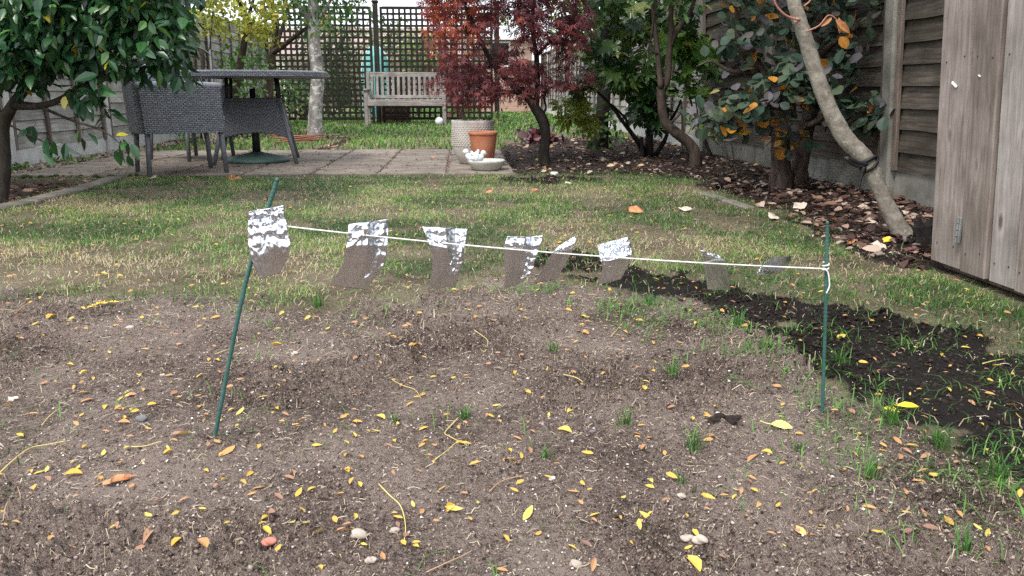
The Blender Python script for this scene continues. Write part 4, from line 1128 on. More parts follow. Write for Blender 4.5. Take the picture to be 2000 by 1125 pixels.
foliage(ft, T_OVAL, pos, R, sc, (0.4 + 0.2 * rs.randn(len(pos))).clip(0, 1), 'lv_green', 60)

bush('leafy_shrub', 'bright green leafy shrub seen under the edge of the table top', 'shrub', [(420, 110), (470, 85), (520, 110), (515, 185), (460, 195), (430, 160)], 50, 10.9, 11.8, 33, 0.075, 'lv_weed', (-3.0, 11.5, 0), T_OVAL, 8, 0.12, 0.45, n_parts=60)
bush('leafy_shrub', 'low green shrub at the foot of the trellis beside the lichened trunk', 'shrub', [(505, 140), (590, 130), (600, 225), (520, 235)], 40, 13.4, 14.4, 34, 0.07, 'lv_far', (-3.0, 13.9, 0), T_OVAL, 10, 0.14, 0.5)
bush('weed_plant', 'leafy green weeds along the foot of the left fence near the camellia trunk', 'weed', [(0, 330), (45, 325), (50, 345), (0, 352)], 12, 6.4, 6.7, 35, 0.045, 'lv_weed', (-3.30, 6.5, 0), T_OVAL, 6, 0.04, 0.4, n_parts=40, stem=0.004)
bush('weed_plant', 'patch of green weeds against the left fence above the patio corner', 'weed', [(85, 325), (130, 308), (180, 312), (180, 325), (100, 335)], 22, 7.0, 7.6, 36, 0.045, 'lv_weed', (-3.30, 7.2, 0), T_OVAL, 6, 0.05, 0.5, n_parts=60, stem=0.004)
bush('weed_plant', 'small green weeds at the fence beyond the wicker chair', 'weed', [(350, 262), (385, 258), (385, 275), (352, 275)], 12, 10.0, 10.6, 37, 0.05, 'lv_weed', (-3.3, 10.3, 0), T_OVAL, 6, 0.06, 0.5, stem=0.004)
bush('small_plant', 'dark glossy heuchera clump behind the maple trunk', 'plant', [(1015, 275), (1040, 255), (1060, 262), (1095, 262), (1095, 275), (1060, 280)], 26, 9.6, 10.4, 38, 0.09, 'lv_heuchera', (1.0, 10.0, 0), T_ROUND, 6, 0.07, 0.45, n_parts=60, stem=0.006)
bush('small_plant', 'grey green wispy plant at the foot of the trellis right of the pots', 'plant', [(955, 225), (985, 218), (995, 240), (965, 246)], 12, 13.5, 14.5, 39, 0.07, 'lv_far', (0.7, 14.0, 0), T_SLIM, 10, 0.12, 0.6, stem=0.005)
# dry stems by the table
ds = thing('dry_bush', 'tangle of pale dry stems on the ground behind the wicker chair', 'plant', P(420, 272, 9.9))
tg_ = MB()
for k in range(26):
    a_ = random.uniform(0, 6.28); L = random.uniform(0.12, 0.34); bx, by = P(415, 272, 9.9)[0] + random.uniform(-.08, .08), 9.9 + random.uniform(-.1, .1)
    tg_.add(*tube(smooth_path([(bx, by, 0), (bx + 0.4 * L * math.cos(a_), by + 0.4 * L * math.sin(a_), L * 0.7), (bx + L * math.cos(a_), by + L * math.sin(a_), L * random.uniform(0.3, 1.2))], 4), [0.006, 0.003], 5))
o = tg_.build('stems', 'twig_pale', ds, True); o['kind'] = 'stuff'

# ================================================================== BEYOND THE TRELLIS
bush('garden_bush', 'dark green bush behind the left half of the trellis', 'bush', [(590, 60), (690, 55), (705, 120), (700, 205), (600, 210)], 150, 17.5, 19.5, 41, 0.10, 'lv_far', (-3.4, 18.5, 0), T_OVAL, 12, 0.22, 0.42, stem=0.03)
bush('garden_bush', 'mid green bush behind the trellis above the bench', 'bush', [(700, 40), (800, 50), (800, 110), (760, 150), (700, 140)], 70, 22.5, 25.5, 47, 0.13, 'lv_far', (-2.0, 24, 0), T_OVAL, 12, 0.3, 0.55, stem=0.04)
bush('garden_bush', 'low dark bush behind the trellis left of the bench', 'bush', [(500, 120), (600, 130), (690, 140), (700, 225), (500, 230)], 110, 17.0, 18.5, 48, 0.10, 'lv_far', (-3.2, 17.8, 0), T_OVAL, 12, 0.24, 0.35, stem=0.03)
bush('garden_bush', 'yellowish green bush behind the trellis right of the turquoise tent', 'bush', [(785, 75), (860, 60), (880, 120), (860, 150), (790, 140)], 90, 19, 21, 42, 0.10, 'lv_far', (-1.0, 20, 0), T_OVAL, 12, 0.22, 0.7, stem=0.03)
bush('garden_bush', 'pale green bush far behind the maple at the end of the lawn', 'bush', [(900, 20), (1010, 40), (1020, 95), (1000, 110), (930, 120)], 90, 26.5, 28.5, 43, 0.14, 'lv_far', (1.0, 28, 0), T_OVAL, 12, 0.3, 0.75, stem=0.04)
bush('garden_bush', 'tall green bush rising beyond the far right fence', 'bush', [(1080, -60), (1260, -60), (1280, 60), (1180, 95), (1100, 100)], 150, 14, 18, 44, 0.12, 'lv_far', (3.6, 16, 0), T_OVAL, 12, 0.3, 0.6, stem=0.05)
bush('garden_bush', 'light green bush rising beyond the fence behind the forked tree', 'bush', [(1280, -120), (1440, -120), (1430, 60), (1350, 70), (1290, 60)], 120, 9.0, 11.0, 45, 0.10, 'lv_far', (3.6, 10, 0), T_OVAL, 12, 0.25, 0.8, stem=0.05)
bush('garden_bush', 'dark bush beyond the left fence above the camellia', 'bush', [(-200, -200), (200, -200), (200, 30), (-200, 30)], 120, 8.0, 10.5, 46, 0.11, 'lv_far', (-5.0, 9, 0), T_OVAL, 12, 0.3, 0.35, stem=0.05)
# turquoise dome tent
tx = P(732, 120, 20.0)
tent = thing('play_tent', 'turquoise dome topped play tent behind the trellis post', 'tent', (tx[0], 20.0, 0))
pr = [(0.34, 0.0), (0.36, 0.5), (0.36, 1.0), (0.33, 1.20), (0.27, 1.40), (0.16, 1.55), (0.05, 1.62), (0.0, 1.625)]
MB().add(*lathe(pr, (tx[0], 20.0, 0), 10)).build('canvas', 'teal', tent)
for k in range(5):
    a_ = k * 2 * math.pi / 5
    MB().add(*tube(np.array([(tx[0] + (r + 0.012) * math.cos(a_), 20 + (r + 0.012) * math.sin(a_), z) for r, z in pr[:-1]]), [0.012], 5)).build('pole', 'white', tent)
# brown planter box behind the bench
cx = P(775, 240, 16.6)[0]
cr = thing('planter_box', 'brown slatted wooden box on the grass behind the trellis under the bench', 'box', (cx, 16.6, 0))
for k in range(4):
    MB().add(*bbox((cx, 16.42, 0.06 + k * 0.105), (0.50, 0.02, 0.095), 0.004)).build('slat', 'crate', cr)
    MB().add(*bbox((cx, 16.78, 0.06 + k * 0.105), (0.50, 0.02, 0.095), 0.004)).build('slat', 'crate', cr)
for sx in (-1, 1): MB().add(*bbox((cx + sx * 0.262, 16.6, 0.225), (0.02, 0.38, 0.44), 0.004)).build('end_panel', 'crate', cr)
MB().add(*bbox((cx, 16.6, 0.35), (0.49, 0.33, 0.04), 0.004)).build('soil', 'bark_dark', cr)
# summer house
hx = P(983, 120, 25.0)[0]
sh = thing('summer_house', 'pinkish wooden summer house with a pale roof at the end of the garden', 'shed', (hx, 25, 0))
for k in range(14):
    MB().add(*bbox((hx, 24.2, 0.09 + k * 0.15), (1.5, 0.025, 0.146), 0.004)).build('board', 'shed_wood', sh)
for sx in (-1, 1): MB().add(*bbox((hx + sx * 0.765, 25, 1.05), (0.03, 1.6, 2.1), 0.004)).build('side_wall', 'shed_wood', sh)
MB().add(*bbox((hx - 0.12, 24.18, 1.62), (0.46, 0.03, 0.62), 0.004)).build('window', 'glass', sh)
for dx, dz, sx, sz in ((0, 0.33, 0.56, 0.05), (0, -0.33, 0.56, 0.05), (-0.255, 0, 0.05, 0.61), (0.255, 0, 0.05, 0.61)):
    MB().add(*bbox((hx - 0.12 + dx, 24.165, 1.62 + dz), (sx, 0.03, sz), 0.004)).build('window_frame', 'white', sh)
MB().add(*bbox((hx, 24.85, 2.28), (1.9, 1.9, 0.05), 0.01, rx(0.22))).build('roof', 'felt', sh)
MB().add(*bbox((hx, 23.9, 2.06), (1.92, 0.04, 0.12), 0.006)).build('fascia', 'white', sh)
# far house
fh = thing('far_house', 'low cream house with a brown roof far beyond the trellis', 'house', (-5, 46, 0))
MB().add(*box((-6.0, 49, 1.25), (16, 8, 2.5))).build('wall', 'cream_wall', fh)
MB().add([(-14.4, 44.6, 2.45), (2.4, 44.6, 2.45), (2.4, 53.4, 2.45), (-14.4, 53.4, 2.45), (-12.4, 49, 4.1), (0.4, 49, 4.1)], [(0, 1, 5, 4), (2, 3, 4, 5), (1, 2, 5), (3, 0, 4), (0, 3, 2, 1)]).build('roof', 'roof', fh)
MB().add(*bbox((-7.6, 48.6, 4.1), (0.9, 0.7, 1.3), 0.02)).build('chimney', 'brick_wall', fh)
for i in range(6):
    wx = -13.0 + i * 2.7
    wn = MB().add(*bbox((wx, 44.98, 1.5), (1.3, 0.12, 1.2), 0.02)).build('window', 'white', fh)
    MB().add(*bbox((wx, 44.90, 1.5), (1.1, 0.06, 1.0), 0.01)).build('pane', 'glass', wn)
# back fence
bf = thing('back_fence', 'brown board fence across the far end of the garden', 'fence', (0, 31, 0))
for i in range(48):
    x = -6.2 + i * 0.19
    MB().add(*bbox((x, 31 + 0.02 * (i % 2), 0.85), (0.18, 0.02, 1.7), 0.004)).build('board', 'batten', bf)

# ================================================================== FURNITURE
# --- slatted bench
by = 15.30
bl, br_ = G(712, 245)[0] + 0.02, P(872, 245, by)[0]
bn = thing('garden_bench', 'weathered grey slatted wooden bench in front of the trellis', 'bench', ((bl + br_) / 2, by, 0))
cxm = (bl + br_) / 2; W = br_ - bl
for sx in (0, 1):
    x = bl + 0.03 + sx * (W - 0.06)
    MB().add(*bbox((x, by - 0.22, 0.30), (0.062, 0.062, 0.60), 0.006)).build('leg', 'bench', bn)
    MB().add(*bbox((x, by + 0.24, 0.47), (0.062, 0.055, 0.94), 0.006, rx(-0.06))).build('leg', 'bench', bn)
    MB().add(*bbox((x, by + 0.0, 0.625), (0.075, 0.56, 0.035), 0.008)).build('armrest', 'bench', bn)
    MB().add(*bbox((x, by + 0.0, 0.36), (0.04, 0.40, 0.06), 0.005)).build('side_rail', 'bench', bn)
MB().add(*bbox((cxm, by - 0.245, 0.385), (W - 0.12, 0.025, 0.085), 0.005)).build('front_rail', 'bench', bn)
for k in range(5):
    MB().add(*bbox((cxm, by - 0.20 + k * 0.094, 0.44), (W - 0.06, 0.076, 0.022), 0.004)).build('seat_slat', 'bench', bn)
MB().add(*bbox((cxm, by + 0.27, 0.895), (W - 0.11, 0.035, 0.085), 0.006)).build('top_rail', 'bench', bn)
MB().add(*bbox((cxm, by + 0.225, 0.50), (W - 0.11, 0.03, 0.06), 0.005)).build('lower_rail', 'bench', bn)
for k in range(14):
    x = bl + 0.10 + (W - 0.20) * k / 13
    MB().add(*bbox((x, by + 0.247, 0.69), (0.046, 0.016, 0.345), 0.003, rx(-0.06))).build('back_slat', 'bench', bn)
wb = P(858, 243, 15.0)
b_ = thing('white_ball', 'small white ball lying on the grass at the foot of the bench', 'ball', (wb[0], 15.0, 0))
MB().add(*blob((wb[0], 15.0, 0.075), (0.075, 0.075, 0.075), 1, 3, 0.0)).build('shell', 'bird', b_, True)
for k in range(5):
    a_ = k * 1.2566; d = np.array((math.cos(a_) * 0.8, -0.5, math.sin(a_) * 0.8)); d /= np.linalg.norm(d)
    MB().add(*blob(np.array((wb[0], 15, 0.075)) + d * 0.066, (0.016, 0.016, 0.016), 2, 1, 0.0)).build('patch', 'leg', b_)

# --- wicker panel between four corners (bottom-left, bottom-right, top-right, top-left), real thickness
def wick(mb, a, b, c, d, th=0.022, n=10, arch=0.0, bulge=0.0):
    a, b, c, d = [np.asarray(q, float) for q in (a, b, c, d)]
    nrm = np.cross(b - a, d - a); nrm /= np.linalg.norm(nrm)
    L = np.linalg.norm(b - a); Hh = np.linalg.norm(d - a)
    m = 6
    V = []; UV = []
    for side in (1, -1):
        for j in range(m + 1):
            t = j / m
            for i in range(n + 1):
                s = i / n
                p = (a * (1 - s) + b * s) * (1 - t) + (d * (1 - s) + c * s) * t
                up = (d - a) / Hh
                p = p + up * arch * (1 - t) * (1 - (2 * s - 1) ** 2) + nrm * (side * th / 2 + bulge * math.sin(math.pi * s))
                V.append(p); UV.append((s * L + (0.017 if side < 0 else 0), t * Hh + (0.017 if side < 0 else 0)))
    q = (n + 1) * (m + 1); f = []
    for j in range(m):
        for i in range(n):
            k = j * (n + 1) + i
            f.append((k, k + 1, k + n + 2, k + n + 1)); f.append((q + k, q + k + n + 1, q + k + n + 2, q + k + 1))
    for i in range(n):
        f.append((i, q + i, q + i + 1, i + 1)); k = m * (n + 1) + i; f.append((k, k + 1, q + k + 1, q + k))
    for j in range(m):
        k = j * (n + 1); f.append((k, k + n + 1, q + k + n + 1, q + k)); k += n; f.append((k, q + k, q + k + n + 1, k + n + 1))
    return mb.add(V, f, 0.5, UV)
def chair(label, A, fwd, w_, d_, tint_mat='wicker', back=0.79):
    """A: back corner on the viewer's side; fwd: direction the sitter faces"""
    fwd = np.array((fwd[0], fwd[1], 0.0)); fwd /= np.linalg.norm(fwd)
    sd = np.array((-fwd[1], fwd[0], 0.0))
    z = np.array((0, 0, 1.0)); A = np.array((A[0], A[1], PZ))
    r = thing('wicker_chair', label, 'chair', A + fwd * d_ / 2 + sd * w_ / 2, 'wicker armchairs on the patio')
    def pt(f_, s_, h_): return A + fwd * f_ + sd * s_ + z * h_
    seat, arm = 0.31, 0.61
    tilt = 0.075 if back > 0.7 else 0.035
    for f_, s_ in ((0.02, 0.02), (d_ - 0.02, 0.02), (0.02, w_ - 0.02), (d_ - 0.02, w_ - 0.02)):
        spl = 0.018
        MB().add(*tube([pt(f_ + (spl if f_ > 0.1 else -spl), s_ + (spl if s_ > 0.1 else -spl), 0), pt(f_, s_, seat + 0.02)], [0.017, 0.021], 8)).build('leg', 'leg', r, True)
    wick(MB(), pt(0, 0, seat - 0.02), pt(d_, 0, seat - 0.02), pt(d_ - 0.01, -0.01, arm), pt(-0.02, -0.01, arm), 0.04, bulge=0.006).build('side_panel', tint_mat, r)
    wick(MB(), pt(0, w_, seat - 0.02), pt(d_, w_, seat - 0.02), pt(d_ - 0.01, w_ + 0.01, arm), pt(-0.02, w_ + 0.01, arm), 0.04).build('side_panel', tint_mat, r)
    wick(MB(), pt(-0.012, 0.022, seat - 0.02), pt(-0.012, w_ - 0.022, seat - 0.02), pt(-tilt, w_ - 0.022, back), pt(-tilt, 0.022, back), 0.035, bulge=0.008).build('backrest', tint_mat, r)
    wick(MB(), pt(0.01, 0.022, seat + 0.06), pt(d_ + 0.02, 0.022, seat + 0.07), pt(d_ + 0.02, w_ - 0.022, seat + 0.07), pt(0.01, w_ - 0.022, seat + 0.06), 0.05).build('seat', tint_mat, r)
    wick(MB(), pt(d_ + 0.0, 0.022, seat - 0.02), pt(d_ + 0.0, w_ - 0.022, seat - 0.02), pt(d_ + 0.0, w_ - 0.022, seat + 0.05), pt(d_ + 0.0, 0.022, seat + 0.05), 0.03, arch=0.015).build('apron', tint_mat, r)
    for s_ in (-0.01, w_ + 0.01):
        MB().add(*tube(smooth_path([pt(-0.03, s_, arm + 0.004), pt(d_ / 2, s_, arm + 0.012), pt(d_, s_, arm + 0.002)], 4), [0.024], 8)).build('arm_rim', 'wick_rim', r, True)
    MB().add(*tube([pt(-tilt, 0.02, back), pt(-tilt, w_ - 0.02, back)], [0.022], 8)).build('back_rim', 'wick_rim', r, True)
    return r
M['wick_rim'] = plain('wicker_rim', (0.22, 0.235, 0.27), (0.36, 0.375, 0.41), 120, 0.42, 0.8, 0.003)
cA = G(292, 345, PZ); cB = G(437, 339, PZ)
chair('grey wicker armchair standing side on nearest the lawn, left of the table', (cA[0], cA[1]), (0.50, 0.29), 0.46, 0.53, back=0.67)
c2a = P(372, 318, 7.05)
chair('grey wicker armchair half hidden behind the nearer armchair', (-2.70, 7.40), (0.45, -0.30), 0.48, 0.50)

# --- round wicker table
tc_ = np.array((-1.71, 7.12, PZ))
tb = thing('wicker_table', 'round grey wicker table with a flared skirt base on the patio', 'table', tc_)
TZ = 0.735
prof = [(0.0, TZ - 0.055), (0.60, TZ - 0.055), (0.615, TZ - 0.045), (0.615, TZ - 0.008), (0.60, TZ), (0.0, TZ)]
v, f = lathe(prof, tc_, 48)
uvs = []
for i, (r_, z_) in enumerate(prof):
    for j in range(48): uvs.append((j / 48 * 2 * math.pi * 0.615 if 1 <= i <= 4 else v[i * 48 + j][0], z_ if 1 <= i <= 4 else v[i * 48 + j][1]))
MB().add(v, f, 0.5, uvs).build('table_top', 'wicker', tb)
ang = math.atan2(G(563, 327, PZ)[1] - G(415, 330, PZ)[1], G(563, 327, PZ)[0] - G(415, 330, PZ)[0])
fe = [(-0.32, -0.34), (0.32, -0.34), (0.32, 0.34), (-0.32, 0.34)]
Rt = rz(ang)
def tp(x, y, z_): return tc_ + Rt @ np.array((x, y, 0)) + np.array((0, 0, z_))
top_ = 0.20; zk, zt = 0.20, 0.52
foot = [tp(x, y, 0) for x, y in fe]
knee = [tp(x * 0.86, y * 0.86, zk) for x, y in fe]
hip = [tp(math.copysign(top_, x), math.copysign(top_, y), zt) for x, y in fe]
for k in range(4):
    MB().add(*tube([foot[k], knee[k], hip[k]], [0.016, 0.018, 0.018], 8)).build('leg', 'leg', tb, True)
    MB().add(*tube([hip[k], tp(math.copysign(top_ * 0.95, fe[k][0]), math.copysign(top_ * 0.95, fe[k][1]), TZ - 0.055)], [0.015], 8)).build('upright', 'black', tb, True)
    j = (k + 1) % 4
    wick(MB(), knee[k], knee[j], hip[j], hip[k], 0.018, arch=0.055).build('skirt_panel', 'wicker_dark', tb)
# --- parasol base
pb = thing('parasol_base', 'dark green domed parasol base under the table', 'parasol base', tc_ + np.array((-0.0, -0.04, 0)))
ctr = (tc_[0], tc_[1] - 0.04, PZ)
MB().add(*lathe([(0.0, 0.0), (0.265, 0.0), (0.27, 0.02), (0.25, 0.036), (0.16, 0.055), (0.07, 0.075), (0.035, 0.085), (0.0, 0.085)], ctr, 32)).build('dome', 'pbase', pb, True)
MB().add(*lathe([(0.0, 0.08), (0.034, 0.08), (0.030, 0.30), (0.024, 0.31), (0.024, 0.60), (0.0, 0.60)], ctr, 16)).build('socket', 'black', pb, True)
# --- bundle of rust coloured canes behind the table
gp = P(600, 283, 9.9)
for k in range(8):
    a = P(545 + random.uniform(-15, 20), 285, 9.7 + 0.06 * k); b = P(632 + random.uniform(-18, 8), 283, 9.75 + 0.06 * k)
    za = 0.012 + 0.011 * k; zb_ = 0.012 + 0.011 * ((k * 5) % 8)
    r = thing('garden_cane', 'rust brown cane lying by the lichened trunk, %s in its bundle counted from the front' % ('first', 'second', 'third', 'fourth', 'fifth', 'sixth', 'seventh', 'last')[k], 'cane', (a[0], a[1], 0.0), 'bundle of brown canes')
    MB().add(*tube([(a[0], a[1], za), ((a[0] + b[0]) / 2, (a[1] + b[1]) / 2, (za + zb_) / 2 + 0.006), (b[0], b[1], zb_ + 0.01)], [0.010, 0.009, 0.007], 6)).build('rod', 'rod', r, True)

# ================================================================== POTS
pc = np.array((*G(924, 319, PZ)[:2], PZ))
pot = thing('planter', 'cream stoneware planter with a woven relief band behind the terracotta pot', 'pot', pc)
k_ = 6.55 / 1600 * 1.0
sc_ = (963 - 883) / 2 * (pc[1] / F) * 1.02
prof = [(0.0, 0.0), (0.095, 0.0), (0.110, 0.012), (0.140, 0.07), (0.158, 0.12), (0.164, 0.16), (0.167, 0.33), (0.168, 0.345), (0.163, 0.350), (0.152, 0.349), (0.150, 0.31), (0.0, 0.305)]
R0 = sc_ / 0.168
MB().add(*lathe([(r_ * R0, z_ * 1.0) for r_, z_ in prof], pc, 40)).build('body', 'pot_cream', pot, True)
rel = MB()
nc = 40
for j in range(11):
    for i in range(nc):
        a_ = (i + 0.5 * (j % 2)) / nc * 2 * math.pi
        if math.sin(a_) > 0.35: continue
        zz = 0.15 + j * 0.0150
        r_ = 0.1655 * R0
        v, f = blob((0, 0, 0), (0.0095, 0.0042, 0.0052), 1, 1, 0.0)
        v = v @ rz(a_ + math.pi / 2).T + np.array((pc[0] + r_ * math.cos(a_), pc[1] + r_ * math.sin(a_), pc[2] + zz))
        rel.add(v, f)
o = rel.build('relief_band', 'pot_cream', pot, True); o['kind'] = 'stuff'
gp_ = thing('pot_plant', 'wispy grey green plant growing in the cream planter', 'plant', pc + np.array((0, 0, 0.30)))
rs = np.random.RandomState(77)
for k in range(46):
    a_ = rs.rand() * 6.28; rr = rs.rand() * 0.10; d = np.array([[math.cos(a_) * 0.5, math.sin(a_) * 0.5, 0.8]]); V, f = leaf_tpl(0.10, 0.4, 0.3, 0.3, rows=(0.3, 0.7))
    Rm = frames(d, np.array([[0, -1.0, 0.3]]))[0]
    MB().add((V * rs.uniform(0.05, 0.12)) @ Rm.T + pc + np.array((rr * math.cos(a_) + 0.05, rr * math.sin(a_), 0.30)), [tuple(x) for x in f], rs.rand()).build('leaf', 'lv_far', gp_)
tp_ = np.array((*G(945, 316, PZ)[:2], PZ)); tp_[1] = pc[1] - 0.29; tp_[0] = P(944, 316, tp_[1])[0]
TS = 0.92
tr = thing('terracotta_pot', 'tall terracotta pot with a plain rim in front of the cream planter', 'pot', tp_)
MB().add(*lathe([(0.0, 0.0), (0.076, 0.0), (0.080, 0.004), (0.108, 0.246)], tp_, 36)).build('body', 'terracotta', tr, True)
MB().add(*lathe([(0.107, 0.243), (0.114, 0.247), (0.117, 0.259), (0.114, 0.270), (0.105, 0.273), (0.099, 0.267), (0.092, 0.21), (0.0, 0.21)], tp_, 36)).build('rim', 'terracotta', tr, True)
dp = np.array((*G(950, 334, PZ)[:2], PZ)); dp[1] += 0.10; dp[0] = P(950, 334, dp[1])[0]
di = thing('bird_bath', 'shallow pale stoneware bird bath dish on the patio in front of the pots', 'bird bath', dp)
MB().add(*lathe([(0.0, 0.0), (0.095, 0.0), (0.112, 0.010), (0.134, 0.050), (0.143, 0.062), (0.143, 0.072), (0.134, 0.076), (0.124, 0.066), (0.10, 0.030), (0.0, 0.025)], dp, 40)).build('bowl', 'dish', di, True)
for (dx, dy, sg, s) in ((-0.112, -0.03, -1, 1.55), (-0.062, -0.090, 1, 1.45)):
    b = dp + np.array((dx, dy, 0.060))
    e = lambda x, z: b + np.array((sg * x, 0, z)) * s
    body = smooth_path([e(-0.024, 0.040), e(-0.016, 0.030), e(0.0, 0.024), e(0.014, 0.030), e(0.022, 0.042)], 5)
    bd = MB().add(*tube(body, [q_ * s for q_ in (0.010, 0.022, 0.026, 0.022, 0.016, 0.010)], 14)).build('bird', 'bird', di, True)
    MB().add(*blob(e(0.026, 0.050), (0.015 * s, 0.014 * s, 0.014 * s), 1, 2, 0.0)).build('head', 'bird', bd, True)
    MB().add(*tube([e(-0.020, 0.036), e(-0.030, 0.046), e(-0.036, 0.060)], [0.014 * s, 0.010 * s, 0.005 * s], 8)).build('tail', 'bird', bd, True)
    MB().add(*tube([e(0.037, 0.049), e(0.047, 0.046)], [0.005 * s, 0.001], 6)).build('beak', 'dish', bd, True)

# ================================================================== FOIL SCARER IN THE FOREGROUND
sl_b = G(410, 857); sl_b[2] = gz(sl_b[0], sl_b[1])
SLY, SRY = 1.36, 1.40
def stake(label, pts, rad):
    r = thing('garden_stake', label, 'stake', pts[0])
    path = smooth_path(pts, 10)
    # coated cane: slightly knobbly with rings
    tt = np.linspace(0, len(path) - 1, 150); path = np.stack([np.interp(tt, np.arange(len(path)), path[:, q_]) for q_ in range(3)], 1)
    rr = [rad * (0.94 + 0.14 * ((i % 3) == 0) + 0.06 * random.random()) for i in range(len(path))]
    MB().add(*tube(path, rr, 10)).build('cane', 'stake', r, True)
    e = path[-1]; d = (path[-1] - path[-2]); d /= np.linalg.norm(d)
    MB().add(*tube([e - d * 0.002, e + d * 0.004], [rad * 1.08, rad * 0.7], 10)).build('end_cap', 'stake', r, True)
    return r
Lb = np.array((sl_b[0], sl_b[1], sl_b[2] - 0.03)); Lt = P(541, 352, 1.37)
Lm = P(478, 560, 1.375)
stake('green plastic coated cane leaning to the right at the left end of the string', [Lb, Lm, Lt], 0.0037)
sr_b = G(1607, 815)
Rb = np.array((sr_b[0], sr_b[1], gz(sr_b[0], sr_b[1]) - 0.03)); Rt_ = P(1616, 436, 1.40)
stake('upright green plastic coated cane at the right end of the string', [Rb, P(1612, 620, 1.405), Rt_], 0.0032)
# string: from the left cane through the foil strips to the right cane
s0 = P(525, 438, 1.36); s1 = P(1614, 525, 1.395)
def S(px):
    """point on the string at photo column px"""
    t = (px - 525) / (1614 - 525)
    # a 3d straight line with a little sag
    lo, hi_ = 0.0, 1.0
    for _ in range(40):
        m = (lo + hi_) / 2; p = s0 * (1 - m) + s1 * m
        if proj(p[None])[0][0] < px: lo = m
        else: hi_ = m
    p = s0 * (1 - lo) + s1 * lo
    return p + np.array((0, 0, -0.010 * 4 * lo * (1 - lo)))
strg = thing('string', 'thin white string stretched between the two green canes', 'string', s1)
lft = P(517, 436, 1.372)
pathS = [S(px) for px in np.linspace(525, 1612, 40)]
MB().add(*tube(np.array([lft] + pathS), [0.0013], 6)).build('line', 'string', strg, True)
kn = P(1612, 526, 1.40)
kr = [kn + np.array((0.0052 * math.cos(t), 0.0052 * math.sin(t), 0.0011 * t - 0.004)) for t in np.linspace(0, 15, 50)]
MB().add(*tube(np.array(kr), [0.0013], 5)).build('wrap', 'string', strg, True)
MB().add(*blob(P(1609, 526, 1.393), (0.0035, 0.003, 0.003), 3, 2, 0.3)).build('knot', 'string', strg, True)
MB().add(*tube(smooth_path([P(1611, 526, 1.392), P(1617, 532, 1.392), P(1620, 552, 1.392), P(1619, 562, 1.392), P(1614, 573, 1.392)], 5), [0.0013, 0.0012], 6)).build('loose_end', 'string', strg, True)
kl = P(519, 437, 1.372)
kr = [kl + np.array((0.006 * math.cos(t), 0.006 * math.sin(t), 0.0011 * t - 0.004)) for t in np.linspace(0, 12, 40)]
MB().add(*tube(np.array(kr), [0.0013], 5)).build('wrap', 'string', strg, True)

